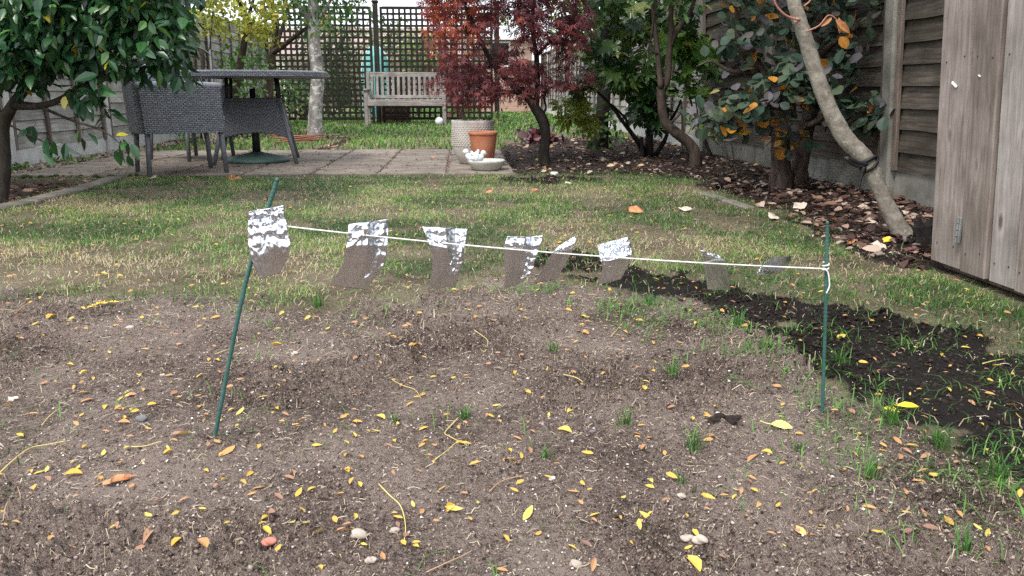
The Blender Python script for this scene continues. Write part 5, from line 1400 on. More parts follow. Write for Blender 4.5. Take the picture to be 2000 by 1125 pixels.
def foil(label, left, right, seed, crease=0.55, amp=1.0, bow=0.0, tw=0.0, yoff=-0.004, lower=0.0, hollow=0.0, side=0.0):
    """left/right: edge points top to bottom as seen in the photo; the sheet hangs on the string"""
    lc = smooth_path([(a, b, 0) for a, b in left], 10); rc = smooth_path([(a, b, 0) for a, b in right], 10)
    nu, nv = 52, 72
    def at(c, t):
        i = t * (len(c) - 1); j = min(int(i), len(c) - 2); k = i - j
        return c[j] * (1 - k) + c[j + 1] * k
    pxm = (left[0][0] + right[0][0]) / 2
    Y0 = S(min(max(pxm, 526), 1611))[1] + yoff
    V = []
    U, Tt = np.meshgrid(np.linspace(0, 1, nu + 1), np.linspace(0, 1, nv + 1))
    s = seed * 13.7
    # crumple: sharp folds made of tilted facets
    def facets(fr, k):
        x, y = U * fr * 0.8 + s, Tt * fr + s * 1.7
        x, y = x + 0.6 * vn(x * 0.7, y * 0.7, seed + k), y + 0.6 * vn(x * 0.7 + 9, y * 0.7, seed + k + 1)
        xi, yi = np.floor(x), np.floor(y)
        d1 = np.full(x.shape, 9.0); d2 = np.full(x.shape, 9.0)
        for a in (-1, 0, 1):
            for b in (-1, 0, 1):
                cx_ = xi + a; cy_ = yi + b
                qx = cx_ + vn(cx_ * 1.0 + 0.5, cy_ + 0.5, seed * 3 + k); qy = cy_ + vn(cx_ + 0.5, cy_ + 7.5, seed * 5 + k)
                d = np.hypot(x - qx, y - qy)
                d2 = np.minimum(d2, np.maximum(d1, d)); d1 = np.minimum(d1, d)
        return d2 - d1
    w_ = 1 / (1 + np.exp((Tt - crease - 0.16 * (vn(U * 4 + s, Tt * 0 + s, seed) - 0.5)) * 22))
    w_ = w_ * (0.45 + 0.55 * (vn(U * 2.2 + s, Tt * 3 + s, seed + 5) > 0.32)) + 0.10 + lower * (vn(U * 3 + s, Tt * 5, seed + 8) > 0.72)
    w_ = np.maximum(w_, side * (U + 0.25 * (vn(U * 3, Tt * 4 + s, seed + 4) - 0.5) > 0.68) * (Tt < 0.82))
    def tri(q): return np.abs((q % 1.0) * 2 - 1)
    a1 = 0.5 + 0.5 * math.sin(seed * 2.3); a2 = -0.7 + 0.6 * math.sin(seed * 3.7)
    f1 = tri((Tt * 1.0 + U * 0.45 * a1) * 4.2 + 3.4 * fbm(U * 2.6 + s, Tt * 2.6 + s, seed + 11, 3))
    f2 = tri((Tt * 0.9 + U * 0.8 * a2) * 7.5 + 3.6 * fbm(U * 4 + s, Tt * 3 + s, seed + 12, 3))
    disp = amp * (w_ * (0.0022 * f1 + 0.0012 * f2 + 0.0050 * (facets(3.0, 2) - 0.4) + 0.0034 * (facets(7.0, 3) - 0.4) + 0.0012 * (facets(15, 4) - 0.4) + 0.012 * (fbm(U * 3.2 + s, Tt * 5.5 + s, seed + 21, 2) - 0.45)) + 0.005 * (1 - w_.clip(0, 1)) * (vn(U * 2 + s, Tt * 2.4, seed + 3) - 0.5) + 0.0008 * facets(4, 5))
    curl = bow * np.clip(Tt - crease, 0, 1) ** 1.2 + 0.012 * Tt + 0.027 * np.clip(crease - Tt, 0, 1) + side * 0.030 * np.clip(0.85 - Tt, 0, 1) * np.clip((U - 0.52) * 5, 0, 1) + 0.016 * (U - 0.5) + tw * (U - 0.5) + hollow * (U - 0.5) ** 2 + 0.006 * (U - 0.5) ** 2
    for j in range(nv + 1):
        t = j / nv; a = at(lc, t); b = at(rc, t)
        for i in range(nu + 1):
            u = i / nu; p = a * (1 - u) + b * u
            e = 0.0
            py_ = p[1] + 2.5 * (vn(np.array([u * 6 + s]), np.array([s]), seed)[0] - 0.5) * (1 if j in (0, nv) else 0)
            V.append(P(p[0], py_, Y0 + float(disp[j, i] * -1 + curl[j, i])))
    f = []
    for j in range(nv):
        for i in range(nu):
            k = j * (nu + 1) + i
            f.append((k, k + nu + 1, k + nu + 2, k + 1))
    mb = MB(); mb.add(V, f)
    o = mb.build('foil_strip', 'foil', None, True, True)
    sm = o.modifiers.new('sheet', 'SOLIDIFY'); sm.thickness = 0.00025; sm.offset = 0
    return tag(o, label, 'foil strip', 'foil strips hung on the string')
foil('largest crumpled foil strip tied on in front of the leaning left cane', [(485, 414), (484, 450), (489, 500), (508, 546)], [(553, 402), (560, 440), (566, 490), (548, 532)], 1, 0.62, 1.2, 0.02, yoff=-0.022)
foil('foil strip second from the left cane, curling to a point at lower left', [(681, 438), (678, 475), (668, 518), (643, 557)], [(758, 428), (757, 470), (748, 520), (712, 566)], 2, 0.40, 1.1, 0.05, 0.01, lower=0.25, side=0.9)
foil('foil strip third from the left cane, flared at its torn upper corners', [(825, 443), (838, 475), (845, 510), (838, 565)], [(914, 447), (906, 490), (902, 520), (888, 560)], 3, 0.36, 1.0, 0.03, 0.008, side=0.9)
foil('foil strip with dull brown face, left neighbour of the slim slanting strip', [(990, 462), (984, 490), (986, 530), (985, 562)], [(1061, 461), (1048, 500), (1038, 530), (1020, 553)], 4, 0.16, 0.9, 0.03, -0.012, side=0.8)
foil('slim slanting foil strip just right of centre on the string', [(1088, 482), (1075, 500), (1060, 525), (1044, 552)], [(1125, 460), (1120, 485), (1105, 515), (1086, 545)], 5, 0.20, 1.0, 0.03, -0.01)
foil('short bright crumpled foil strip in the middle of the right half of the string', [(1167, 478), (1171, 500), (1176, 525), (1168, 556)], [(1229, 462), (1233, 490), (1228, 515), (1212, 546)], 6, 0.48, 1.2, 0.02, lower=0.15)
foil('small dull square foil strip second from the right cane', [(1368, 489), (1374, 510), (1378, 535), (1382, 566)], [(1404, 498), (1418, 515), (1424, 540), (1427, 566)], 7, 0.10, 0.8, 0.025)
foil('foil strip blown almost edge on next to the right cane', [(1478, 533), (1490, 517), (1512, 503), (1546, 500)], [(1478, 537), (1505, 535), (1528, 530), (1545, 510)], 8, 0.2, 0.6, 0.06)

# ================================================================== SMALL THINGS ON THE GROUND
rs = np.random.RandomState(101)
def area_pts(n, x0, x1, y0, y1, power=1.0):
    """random ground points; denser near the viewer when power < 1"""
    y = y0 * (y1 / y0) ** (rs.rand(n) ** power)
    return x0 + (x1 - x0) * rs.rand(n), y
def flat_R(n, tilt=0.35):
    a = rs.rand(n) * 2 * math.pi
    d = np.stack([np.cos(a), np.sin(a), tilt * (rs.rand(n) - 0.5)], 1)
    nm = np.stack([tilt * rs.randn(n), tilt * rs.randn(n), np.ones(n)], 1)
    return frames(d, nm)
OCT = (np.array([(1, 0, 0), (-1, 0, 0), (0, 1, 0), (0, -1, 0), (0, 0, 1), (0, 0, -1)], float), np.array([(0, 2, 4), (2, 1, 4), (1, 3, 4), (3, 0, 4), (2, 0, 5), (1, 2, 5), (3, 1, 5), (0, 3, 5)]))
def crumbs(name, label, cat, x, y, r, tint, mat, sink=0.2, flat=0.7):
    n = len(x)
    V = OCT[0][None] * (0.35 + 1.3 * rs.rand(n, 6, 1)) * (r[:, None, None])
    V[:, :, 2] *= flat
    R = np.stack([rz(a) for a in rs.rand(64) * 6.28])[rs.randint(0, 64, n)] @ np.stack([rx(a) for a in rs.randn(64) * 0.5])[rs.randint(0, 64, n)]
    V = np.einsum('nij,nkj->nki', R, V)
    V += np.stack([x, y, gzv(x, y) + r * (0.5 - sink)], 1)[:, None, :]
    o = big(name, V, OCT[1], tint, mat)
    return tag(o, label, cat, kind='stuff')
# soil crumbs
x, y = area_pts(170000, -1.5, 2.2, 0.86, 2.4)
s_, c_, b_, g_ = zones(x, y)
vis = np.abs(x - y * math.tan(YAW)) < 0.68 * y + 0.12
c_ = zones(x + 0.035 * rs.randn(len(x)), y + 0.05 * rs.randn(len(x)))[1] & (s_ | c_)
k = (s_ | c_) & vis
x, y, c_ = x[k], y[k], c_[k]
pat = np.clip((fbm(x * 2.6 + 3, y * 3.0, 49, 3) / 0.875 - 0.40) * 5, 0.30, 1.0)
k = rs.rand(len(x)) < pat
x, y, c_ = x[k], y[k], c_[k]
r = np.where(c_, 0.0012 + 0.0065 * rs.rand(len(x)) ** 5, 0.0008 + 0.0026 * rs.rand(len(x)) ** 5) + 0.0004 * y
tn = np.where(c_, 0.02 + 0.18 * rs.rand(len(x)), 0.12 + 0.85 * rs.rand(len(x)))
crumbs('soil_crumbs', 'loose crumbs of soil over the bare ground in the foreground', 'soil', x, y, r, tn, 'crumb', 0.35)
# pale grit
x, y = area_pts(13000, -1.5, 2.2, 0.86, 3.4)
s_, c_, b_, g_ = zones(x, y); k = s_ | (c_ & (rs.rand(len(x)) < 0.4)); x, y = x[k], y[k]
r = 0.0007 + 0.0026 * rs.rand(len(x)) ** 5
crumbs('grit', 'tiny pale grit and perlite dotted over the bare soil', 'grit', x, y, r, rs.rand(len(x)), 'grit', 0.1)
# fibres, roots and bits of straw
def strands(name, label, cat, x, y, L, wd, tint, mat, lift=0.004, bend=0.5, parent=None):
    n = len(x)
    a = rs.rand(n) * 2 * math.pi
    d = np.stack([np.cos(a), np.sin(a)], 1); pn = np.stack([-d[:, 1], d[:, 0]], 1)
    b = bend * (rs.rand(n) - 0.5)
    V = np.zeros((n, 8, 3))
    for j, t in enumerate((0, 0.33, 0.67, 1.0)):
        off = d * (L * (t - 0.5))[:, None] + pn * (L * b * (4 * t * (1 - t)))[:, None]
        ww = wd * (1.0 if j < 3 else 0.4)
        z = gzv(x + off[:, 0], y + off[:, 1]) + 0.0015 + lift * rs.rand(n) * (1 + math.sin(3 * t))
        for sgn, m in ((-1, 0), (1, 1)):
            V[:, 2 * j + m, 0] = x + off[:, 0] + sgn * pn[:, 0] * ww / 2
            V[:, 2 * j + m, 1] = y + off[:, 1] + sgn * pn[:, 1] * ww / 2
            V[:, 2 * j + m, 2] = z + (0.0006 if sgn > 0 else 0)
    Ft = []
    for j in range(3): Ft += [(2 * j, 2 * j + 1, 2 * j + 3), (2 * j, 2 * j + 3, 2 * j + 2)]
    return tag(big(name, V, np.array(Ft), tint, mat), label, cat, kind='stuff')
x, y = area_pts(36000, -1.6, 2.3, 0.86, 3.0)
s_, c_, b_, g_ = zones(x, y); k = (s_ & (rs.rand(len(x)) < 0.35 + 0.65 * vn(x * 3, y * 3, 88))) | (c_ & (rs.rand(len(x)) < 0.12)); x, y = x[k], y[k]
strands('dry_fibres', 'dry root fibres and straw bits lying on the bare soil', 'straw', x, y, 0.005 + 0.016 * rs.rand(len(x)) ** 3, 0.0005 + 0.0005 * rs.rand(len(x)), 0.25 + 0.75 * rs.rand(len(x)), 'straw', 0.002, 0.2)

# lawn: grass blades
STRIP = [G(*p)[:2] for p in ((1080, 575), (1180, 592), (1300, 622), (1400, 655), (1500, 700), (1600, 760), (1700, 850), (1800, 925), (1900, 990), (2000, 1075))]
def strip_w(x, y):
    d = np.full(x.shape, 9.0)
    for a, b in zip(STRIP[:-1], STRIP[1:]):
        ab = b - a; t = np.clip(((x - a[0]) * ab[0] + (y - a[1]) * ab[1]) / (ab @ ab), 0, 1)
        d = np.minimum(d, np.hypot(x - a[0] - t * ab[0], y - a[1] - t * ab[1]))
    return np.exp(-(d / 0.13) ** 2)
def density(x, y):
    jx, jy = x + 0.07 * rs.randn(len(x)), y + 0.17 * rs.randn(len(x)) - 0.06
    s_, c_, b_, g_ = zones(jx, jy)
    pat = (x > -3.22) & (x < 0.43) & (y > 6.0) & (y < 8.56)
    lawn = ~(s_ | c_ | b_ | g_ | pat) & (x > -3.5) & (x < 2.36) & ~((x > 1.58) & (y < 2.75))
    d = 0.95 * lawn * (0.15 + 0.85 * np.clip((fbm(x * 5, y * 5, 61, 3) / 0.875 - 0.36) * 6, 0, 1))
    # thin worn patches
    for px, py, rx_, ry_, f in ((1210, 465, 0.55, 0.40, 0.3), (60, 530, 0.9, 0.30, 0.25), (400, 545, 0.5, 0.16, 0.35), (950, 555, 0.5, 0.16, 0.4), (1380, 380, 0.5, 0.3, 0.6), (1780, 620, 0.25, 0.12, 0.5), (250, 390, 0.4, 0.5, 0.6)):
        g = G(px, py); d = d * (1 - (1 - f) * np.exp(-((x - g[0]) / rx_) ** 2 - ((y - g[1]) / ry_) ** 2))
    # thin regrowth on the soil right of centre and on the compost
    g = strip_w(x, y)
    tuf = (fbm(x * 9, y * 9, 63, 3) / 0.875)
    d = np.where(s_, 0.40 * g * (tuf > 0.52) * np.where(y < 1.5, 0.4, 1.0) + 0.012 * (tuf > 0.6), d)
    d = np.where(c_, 0.20 * (tuf > 0.64), d)
    return d, s_ | c_
def grass(name, label, n, x0, x1, y0, y1, hgt, wd, lfun, sp=0.55):
    x, y = area_pts(n, x0, x1, y0, y1, 0.9)
    k = np.abs(x - y * math.tan(YAW)) < 0.70 * y + 0.15; x, y = x[k], y[k]
    d, bare = density(x, y)
    k = rs.rand(len(x)) < d; x, y, bare = x[k], y[k], bare[k]
    n = len(x)
    a = rs.rand(n) * 2 * math.pi
    lean_ = sp * (0.3 + 1.3 * rs.rand(n))
    d = np.stack([np.cos(a), np.sin(a)], 1); pn = np.stack([-d[:, 1], d[:, 0]], 1)
    h_ = hgt * (0.45 + 0.9 * rs.rand(n)) * (1 + 0.25 * bare)
    wv = wd * (0.6 + 0.7 * rs.rand(n)) * (1 + 0.12 * (y - y0))
    z0 = gzv(x, y) - 0.002
    V = np.zeros((n, 5, 3))
    for j, (t, ww) in enumerate(((0, 1.0), (0.55, 0.8))):
        for m, sgn in ((0, -1), (1, 1)):
            V[:, 2 * j + m, 0] = x + d[:, 0] * lean_ * h_ * t * t * 1.2 + sgn * pn[:, 0] * wv * ww / 2
            V[:, 2 * j + m, 1] = y + d[:, 1] * lean_ * h_ * t * t * 1.2 + sgn * pn[:, 1] * wv * ww / 2
            V[:, 2 * j + m, 2] = z0 + h_ * t * (1 - 0.2 * lean_ * t)
    V[:, 4, 0] = x + d[:, 0] * lean_ * h_ * 1.25; V[:, 4, 1] = y + d[:, 1] * lean_ * h_ * 1.25
    V[:, 4, 2] = z0 + h_ * (1 - 0.42 * lean_).clip(0.15, 1)
    tn = lfun(x, y, n, bare)
    return tag(big(name, V, np.array([(0, 1, 3), (0, 3, 2), (2, 3, 4)]), tn, 'grass'), label, 'grass', kind='stuff')
def lawn_tint(x, y, n, bare):
    base = 0.09 + 1.7 * (fbm(x * 2.2, y * 2.2, 71, 3) / 0.875 - 0.48)
    for px, py, rx_, ry_, f in ((1210, 465, 0.55, 0.40, 0.30), (100, 525, 0.9, 0.42, 0.42), (480, 400, 0.5, 0.5, 0.05), (250, 390, 0.6, 0.6, 0.3), (1380, 380, 0.5, 0.5, 0.25), (1780, 620, 0.3, 0.2, 0.2), (640, 560, 0.25, 0.25, -0.15), (780, 480, 0.4, 0.5, -0.12)):
        g = G(px, py); base = base + f * np.exp(-((x - g[0]) / rx_) ** 2 - ((y - g[1]) / ry_) ** 2)
    t = base + 0.20 * rs.randn(n)
    dead = rs.rand(n) < np.clip(0.13 + 0.55 * (base - 0.25), 0.06, 0.6)
    t = np.where(dead, 0.72 + 0.28 * rs.rand(n), t)
    t = np.where(bare, 0.10 + 0.25 * rs.rand(n), t)
    return t.clip(0, 1)
grass('lawn_grass', 'patchy short grass of the lawn between the soil and the patio', 400000, -3.4, 2.4, 0.9, 6.3, 0.028, 0.0019, lawn_tint, 1.1)
grass('rear_grass', 'brighter green grass in front of the bench and beyond the trellis', 90000, -6, 6, 8.5, 31, 0.055, 0.012, lambda x, y, n, b: (0.17 + 0.16 * rs.randn(n) + 0.5 * (rs.rand(n) < 0.12) + 0.2 * np.exp(-((y - 10.2) / 0.8) ** 2)).clip(0, 1), 0.5)
# dead thatch lying in the lawn
x, y = area_pts(60000, -3.4, 2.4, 1.0, 6.2)
k = np.abs(x - y * math.tan(YAW)) < 0.70 * y + 0.15; x, y = x[k], y[k]
s_, c_, b_, g_ = zones(x + 0.10 * rs.randn(len(x)), y + 0.26 * rs.randn(len(x)) + 0.02)
k = ~(s_ | c_ | b_ | g_) & ~((x > 1.58) & (y < 2.75)); x, y = x[k], y[k]
k = rs.rand(len(x)) < np.clip(0.25 + 1.6 * (lawn_tint(x, y, len(x), np.zeros(len(x), bool)) - 0.35), 0.15, 1); x, y = x[k], y[k]
strands('thatch', 'dead straw coloured thatch lying between the grass blades', 'thatch', x, y, 0.008 + 0.020 * rs.rand(len(x)), 0.0012 + 0.0010 * rs.rand(len(x)), 0.30 + 0.7 * rs.rand(len(x)), 'straw', 0.010, 0.3)

# tufts of grass on the bare soil, each one a thing
def tuft(px, py, n, hgt, label, lean_=0.6, dry=0.0):
    g = G(px, py); z0 = gz(g[0], g[1])
    mb = MB()
    for k in range(n):
        a = random.uniform(0, 6.283); L = hgt * random.uniform(0.5, 1.15); ln = lean_ * random.uniform(0.3, 1.4)
        bx, by_ = g[0] + random.gauss(0, hgt * 0.16), g[1] + random.gauss(0, hgt * 0.16)
        d = np.array((math.cos(a), math.sin(a), 0)); s = np.array((-d[1], d[0], 0)); wd = random.uniform(0.0014, 0.0026)
        v = []
        for t, ww in ((0, 1), (0.4, 1), (0.75, 0.75), (1, 0.05)):
            p = np.array((bx, by_, z0 - 0.003)) + d * (ln * L * t * t) + np.array((0, 0, L * t * (1 - 0.38 * ln * t)))
            v += [p - s * wd * ww / 2, p + s * wd * ww / 2]
        mb.add(v, [(0, 1, 3, 2), (2, 3, 5, 4), (4, 5, 7, 6)], random.choice((0.0, 0.06, 0.14, 0.24)) if random.random() > dry else 0.85)
    root = thing('grass_tuft', label, 'grass', (g[0], g[1], z0), 'grass tufts on the bare soil')
    o = mb.build('blades', 'grass', root); o['kind'] = 'stuff'
for a in ((908, 815, 26, 0.035, 'small dark grass tuft beside the bent yellow stalk in the centre foreground'),
          (1355, 875, 30, 0.055, 'upright grass tuft on the soil left of the big pale yellow leaf'),
          (1735, 830, 46, 0.062, 'dense grass tuft beside the right cane at the edge of the compost'),
          (1080, 695, 22, 0.04, 'low grass tuft on bare soil below the slanting foil strip'),
          (1315, 740, 26, 0.05, 'grass tuft beside a flat tan stone right of centre'),
          (1220, 832, 22, 0.045, 'grass tuft holding an orange leaf in the middle foreground'),
          (1065, 898, 18, 0.028, 'tiny grass tuft alone on bare soil low in the centre'),
          (770, 820, 12, 0.028, 'tiny grass tuft beside two yellow leaflets left of centre'),
          (1640, 720, 36, 0.06, 'grass tuft on the compost just right of the right cane'),
          (1330, 940, 10, 0.03, 'sparse grass tuft low on the right of centre'),
          (1830, 870, 50, 0.05, 'wide grass tuft along the lower edge of the compost'),
          (1950, 930, 50, 0.05, 'grass tuft at the lower right edge of the compost'),
          (1880, 1090, 30, 0.045, 'grass tuft at the bottom right corner among brown leaves'),
          (1560, 880, 14, 0.035, 'thin grass tuft just below the big pale yellow leaf'),
          (1700, 930, 26, 0.05, 'grass tuft among orange leaves below the right cane'),
          (1440, 640, 40, 0.06, 'grass tuft on the compost left of the right cane'),
          (1500, 690, 34, 0.05, 'grass tuft between brown soil and compost left of the right cane'),
          (1270, 600, 34, 0.05, 'grass tuft below the bright short foil strip'),
          (620, 600, 40, 0.05, 'grass tuft at the lawn edge between the two left foil strips')):
    tuft(*a)

# ------------------------------------------------------------------ bark mulch and leaf litter
def chips(n, x0, x1, y0, y1, poly_fn, size, mat, name, label, tint_fn, tpl=T_OVAL, tilt=0.5, lift=0.012):
    x, y = area_pts(n, x0, x1, y0, y1)
    k = poly_fn(x, y); x, y = x[k], y[k]; n = len(x)
    pos = np.stack([x, y, gzv(x, y) + lift * rs.rand(n) + 0.002], 1)
    sc = size * (0.5 + 0.9 * rs.rand(n))
    V = scatter((tpl[0] * np.array((1, 1, 1)) - np.array((0, 0.5, 0)), tpl[1]), pos, flat_R(n, tilt), sc)
    return tag(big(name, V, tpl[1], tint_fn(n), mat), label, 'leaf litter', kind='stuff')
T_CHIP = leaf_tpl(0.5, 0.5, 0.3, 0.1, rows=(0.3, 0.7))
notshed = lambda x, y: ~((x > 1.58) & (y < 2.75))
chips(9500, 0.35, 2.45, 2.4, 11.0, lambda x, y: inpoly(*warp(x, y, 0.12, 4, 8), BEDR) & notshed(x, y), 0.032, 'bark_chip', 'bark_mulch', 'dark bark mulch and rotted leaves covering the right hand bed', lambda n: rs.rand(n) ** 1.3, T_CHIP, 0.5, 0.02)
chips(1300, 1.3, 2.45, 2.6, 5.2, lambda x, y: inpoly(*warp(x, y, 0.12, 4, 8), BEDR) & notshed(x, y), 0.050, 'litter', 'leaf_litter', 'brown and tan fallen leaves under the leaning trunk', lambda n: rs.rand(n) ** 1.5 * 0.95, T_OVAL, 0.45, 0.025)
chips(500, 0.5, 2.45, 5.0, 11.0, lambda x, y: inpoly(x, y, BEDR), 0.055, 'litter', 'leaf_litter', 'scattered tan and yellow leaves over the mulch behind the maple', lambda n: 0.3 + 0.7 * rs.rand(n), T_OVAL, 0.45, 0.02)
chips(700, -3.5, -2.3, 3.4, 6.0, lambda x, y: inpoly(x, y, BEDL), 0.05, 'litter', 'leaf_litter', 'dark wine coloured leaves on the soil at the foot of the camellia', lambda n: 0.65 * rs.rand(n), T_OVAL, 0.45, 0.02)
chips(2600, -3.5, -1.2, 6.0, 11.4, lambda x, y: inpoly(x, y, GRAVEL) & ~((x > -3.2) & (y < 8.54)), 0.05, 'litter', 'leaf_litter', 'dry red brown leaves gathered behind the patio and along the left fence', lambda n: 0.85 * rs.rand(n), T_OVAL, 0.5, 0.02)
x, y = area_pts(900, -3.52, -3.23, 6.05, 10.0)
crumbs('gravel', 'pale gravel strip between the patio and the left fence', 'gravel', x, y, 0.012 + 0.014 * rs.rand(len(x)), 0.5 * rs.rand(len(x)), 'gravel', 0.1)
# crumbs of earth and leaf bits on the slabs
x = -3.2 + 3.6 * rs.rand(700); y = 6.02 + 2.5 * rs.rand(700)
V = scatter((T_CHIP[0] - np.array((0, 0.5, 0)), T_CHIP[1]), np.stack([x, y, np.full(700, PZ + 0.004)], 1), flat_R(700, 0.2), 0.012 + 0.022 * rs.rand(700))
xj = np.concatenate([np.repeat(xs_[1:-1], 90) + 0.012 * rs.randn(90 * 6), -3.2 + 3.6 * rs.rand(260)]); yj = np.concatenate([6.02 + 2.5 * rs.rand(540), np.repeat(ys_[1:-1], 87)[:260] + 0.012 * rs.randn(260)])
V2 = scatter((T_CHIP[0] - np.array((0, 0.5, 0)), T_CHIP[1]), np.stack([xj, yj, np.full(800, PZ + 0.003)], 1), flat_R(800, 0.3), 0.010 + 0.024 * rs.rand(800))
V = np.concatenate([V, V2])
tag(big('patio_debris', V, T_CHIP[1], 0.75 * rs.rand(1500), 'litter'), 'bits of dry leaf scattered over the patio slabs', 'leaf litter', kind='stuff')

# ------------------------------------------------------------------ fallen leaves, each one a thing
LV = []
for q in range(14):
    t_ = (0.0, 0.06, 0.12, 0.2, 0.28, 0.36, 0.44, 0.5, 0.56, 0.64, 0.72, 0.8, 0.9, 1.0)[q]
    tpl = leaf_tpl(random.uniform(0.28, 0.52), random.uniform(0.38, 0.6), random.uniform(0.0, 0.9), random.uniform(-0.3, 0.4), rows=(0.12, 0.38, 0.66, 0.88))
    me = bpy.data.meshes.new('fallen_leaf')
    v = tpl[0] - np.array((0, 0.5, 0)); v[:, 0] += 0.16 * random.uniform(-1, 1) * np.sin(tpl[0][:, 1] * 3.1)
    me.from_pydata(v.tolist(), [], [tuple(x_) for x_ in tpl[1].tolist()])
    a = me.attributes.new('tint', 'FLOAT', 'POINT'); a.data.foreach_set('value', np.full(len(v), t_, np.float32))
    me.materials.append(M['leaf_fall']); LV.append((t_, me))
def place_leaf(gx_, gy_, L, kind, label, group, surf=None):
    lo, hi = {'y': (0.0, 0.30), 'o': (0.36, 0.72), 'b': (0.72, 1.0)}[kind]
    me = random.choice([m for t_, m in LV if lo <= t_ <= hi])
    o = bpy.data.objects.new('fallen_leaf', me); COL.objects.link(o)
    a = random.choice((0, math.pi)) + random.gauss(math.pi / 2, 0.75)
    Rm = frames(np.array([[math.cos(a), math.sin(a), random.gauss(0, 0.12)]]), np.array([[random.gauss(0, 0.22), random.gauss(0, 0.22) - 0.12, 1.0]]))[0]
    mm = np.eye(4); mm[:3, :3] = Rm * L; mm[:3, 3] = (gx_, gy_, (gz(gx_, gy_) if surf is None else surf) + 0.004)
    o.matrix_basis = Matrix(mm.tolist())
    return tag(o, label, 'leaf', group)
LST = '''37,670y 101,630y 69,644y 291,638o 355,629y 183,688y 215,692y 284,686o 11,694o 137,719y 165,733y 274,733y 283,768y 249,772y 252,777y 236,784y 169,786o 208,798y 242,802y 258,806y 297,797y 160,818y 243,825y 243,836o 208,854o 169,845y 291,845y 389,738y 425,705y 450,768y 387,774y 469,807y 462,836y 428,825y 542,795y 549,762y 565,725o 553,713y 540,674y 531,658o 421,624o 549,614y 425,870o 203,893y 167,877y 329,887y 61,923y 76,924y 153,919y 145,936y 330,893y 507,882y 444,890o 312,992b 229,1012b 292,1023y 187,1030o 226,1070y 300,1065o 346,1070y 277,1104y 256,1085b 157,1110y 20,1028y 9,1004y 13,1055o 105,1091o 507,965o 493,980o 397,1009y 519,1025y 523,1050y 571,1034y 544,1086y 595,1041y 585,986y 399,1100o 403,929y 253,1037y 697,672y 920,655y 769,665y 847,737y 885,739y 802,734y 743,722o 1007,733y 1068,728y 691,798o 678,812y 743,815y 777,826y 695,825o 655,850y 693,857y 719,844y 735,844y 828,837y 773,860y 832,861y 969,797y 1031,775y 1031,834o 1039,849o 1071,821y 1111,814y 1010,864o 1102,850y 1147,894y 678,932y 703,962y 610,979y 665,981o 807,995y 880,996y 888,998y 933,984y 1004,960y 1030,1005y 1121,969o 1134,989o 1138,951y 1161,1007y 1052,1041y 1118,1072y 711,1066y 814,1073y 665,1092y 625,1114y 619,880y 678,899o 769,929o 980,1118o 1160,1117o 1352,824y 1395,803y 1220,822o 1252,839y 1243,854o 1268,861o 1256,883o 1274,941y 1217,980y 1301,975o 1265,1004y 1384,968y 1414,973o 1435,972y 1448,959o 1528,947o 1519,994y 1480,1007o 1456,1017o 1506,1050o 1344,1071y 1561,854o 1497,889y 1350,907y 1542,859b 1470,895o 1350,1114y 1564,754y 1650,913y 1704,905y 1724,882y 1753,867o 1839,903b 1870,885o 1822,926y 1768,1020y 1653,1016o 1694,1033o 1717,1039o 1712,1067y 1661,1089b 1760,1000b 1850,1023o 1829,974o 1906,1056y 1926,1061y 1885,1061b 1855,1069b 1773,1087o 1814,1056b 1788,1035b 1770,1045b 1800,1020b 1840,1050b 1883,772o 1776,775y 1719,767y 1640,665y 1648,680y 1707,713o 1579,716o 1597,719o 1911,670o 1960,693o 1985,1033o 1990,982y 1988,821y 1484,570y 1533,593y 1139,622y 1145,652o 1221,648o 1280,617o 1345,612y 1378,608o 1130,650o 1355,655y 1015,612y 1025,627y 960,640y 1180,728y 1244,728o 1275,730y 1190,783y 1215,782o 1260,766y 1258,780y 1135,780o 1068,706o 1017,705o 1003,715o 1128,715o 870,628y 930,632y 985,590o 1050,570y 1180,570y 800,640o 640,640y 600,620y 720,640o'''.split()
GR = {('y', 's'): ('small yellow leaflet lying on the bare brown soil', 'yellow leaflets on the soil'), ('o', 's'): ('small orange tan leaflet lying on the bare brown soil', 'orange leaflets on the soil'), ('b', 's'): ('small withered brown leaf lying on the bare soil', 'withered leaves on the soil'),
      ('y', 'c'): ('small yellow leaflet lying on the dark compost', 'yellow leaflets on the compost'), ('o', 'c'): ('small orange leaflet lying on the dark compost', 'orange leaflets on the compost'), ('b', 'c'): ('small withered brown leaf lying on the dark compost', 'withered leaves on the compost'),
      ('y', 'g'): ('small yellow leaflet lying in the lawn grass', 'yellow leaflets on the lawn'), ('o', 'g'): ('small orange tan leaflet lying in the lawn grass', 'orange leaflets on the lawn'), ('b', 'g'): ('small withered brown leaf lying in the lawn grass', 'withered leaves on the lawn')}
def ground_kind(x, y):
    s_, c_, b_, g_ = zones(np.array([x]), np.array([y]))
    return 'c' if c_[0] else ('s' if s_[0] else 'g')
cnt = 0
FALL = []
for e in LST:
    px, py = e[:-1].split(','); kd = e[-1]
    g = G(float(px), float(py)); gk = ground_kind(g[0], g[1])
    FALL.append((place_leaf(g[0], g[1], min(0.036, 0.013 + random.expovariate(1 / 0.007)), kd, *GR[(kd, gk)]), g[0], g[1], kd, gk)); cnt += 1
while cnt < 300:
    px, py = random.uniform(0, 2000), random.uniform(560, 1110)
    g = G(px, py); gk = ground_kind(g[0], g[1]); kd = random.choice('yyoob')
    FALL.append((place_leaf(g[0], g[1], random.uniform(0.010, 0.02), kd, *GR[(kd, gk)]), g[0], g[1], kd, gk)); cnt += 1
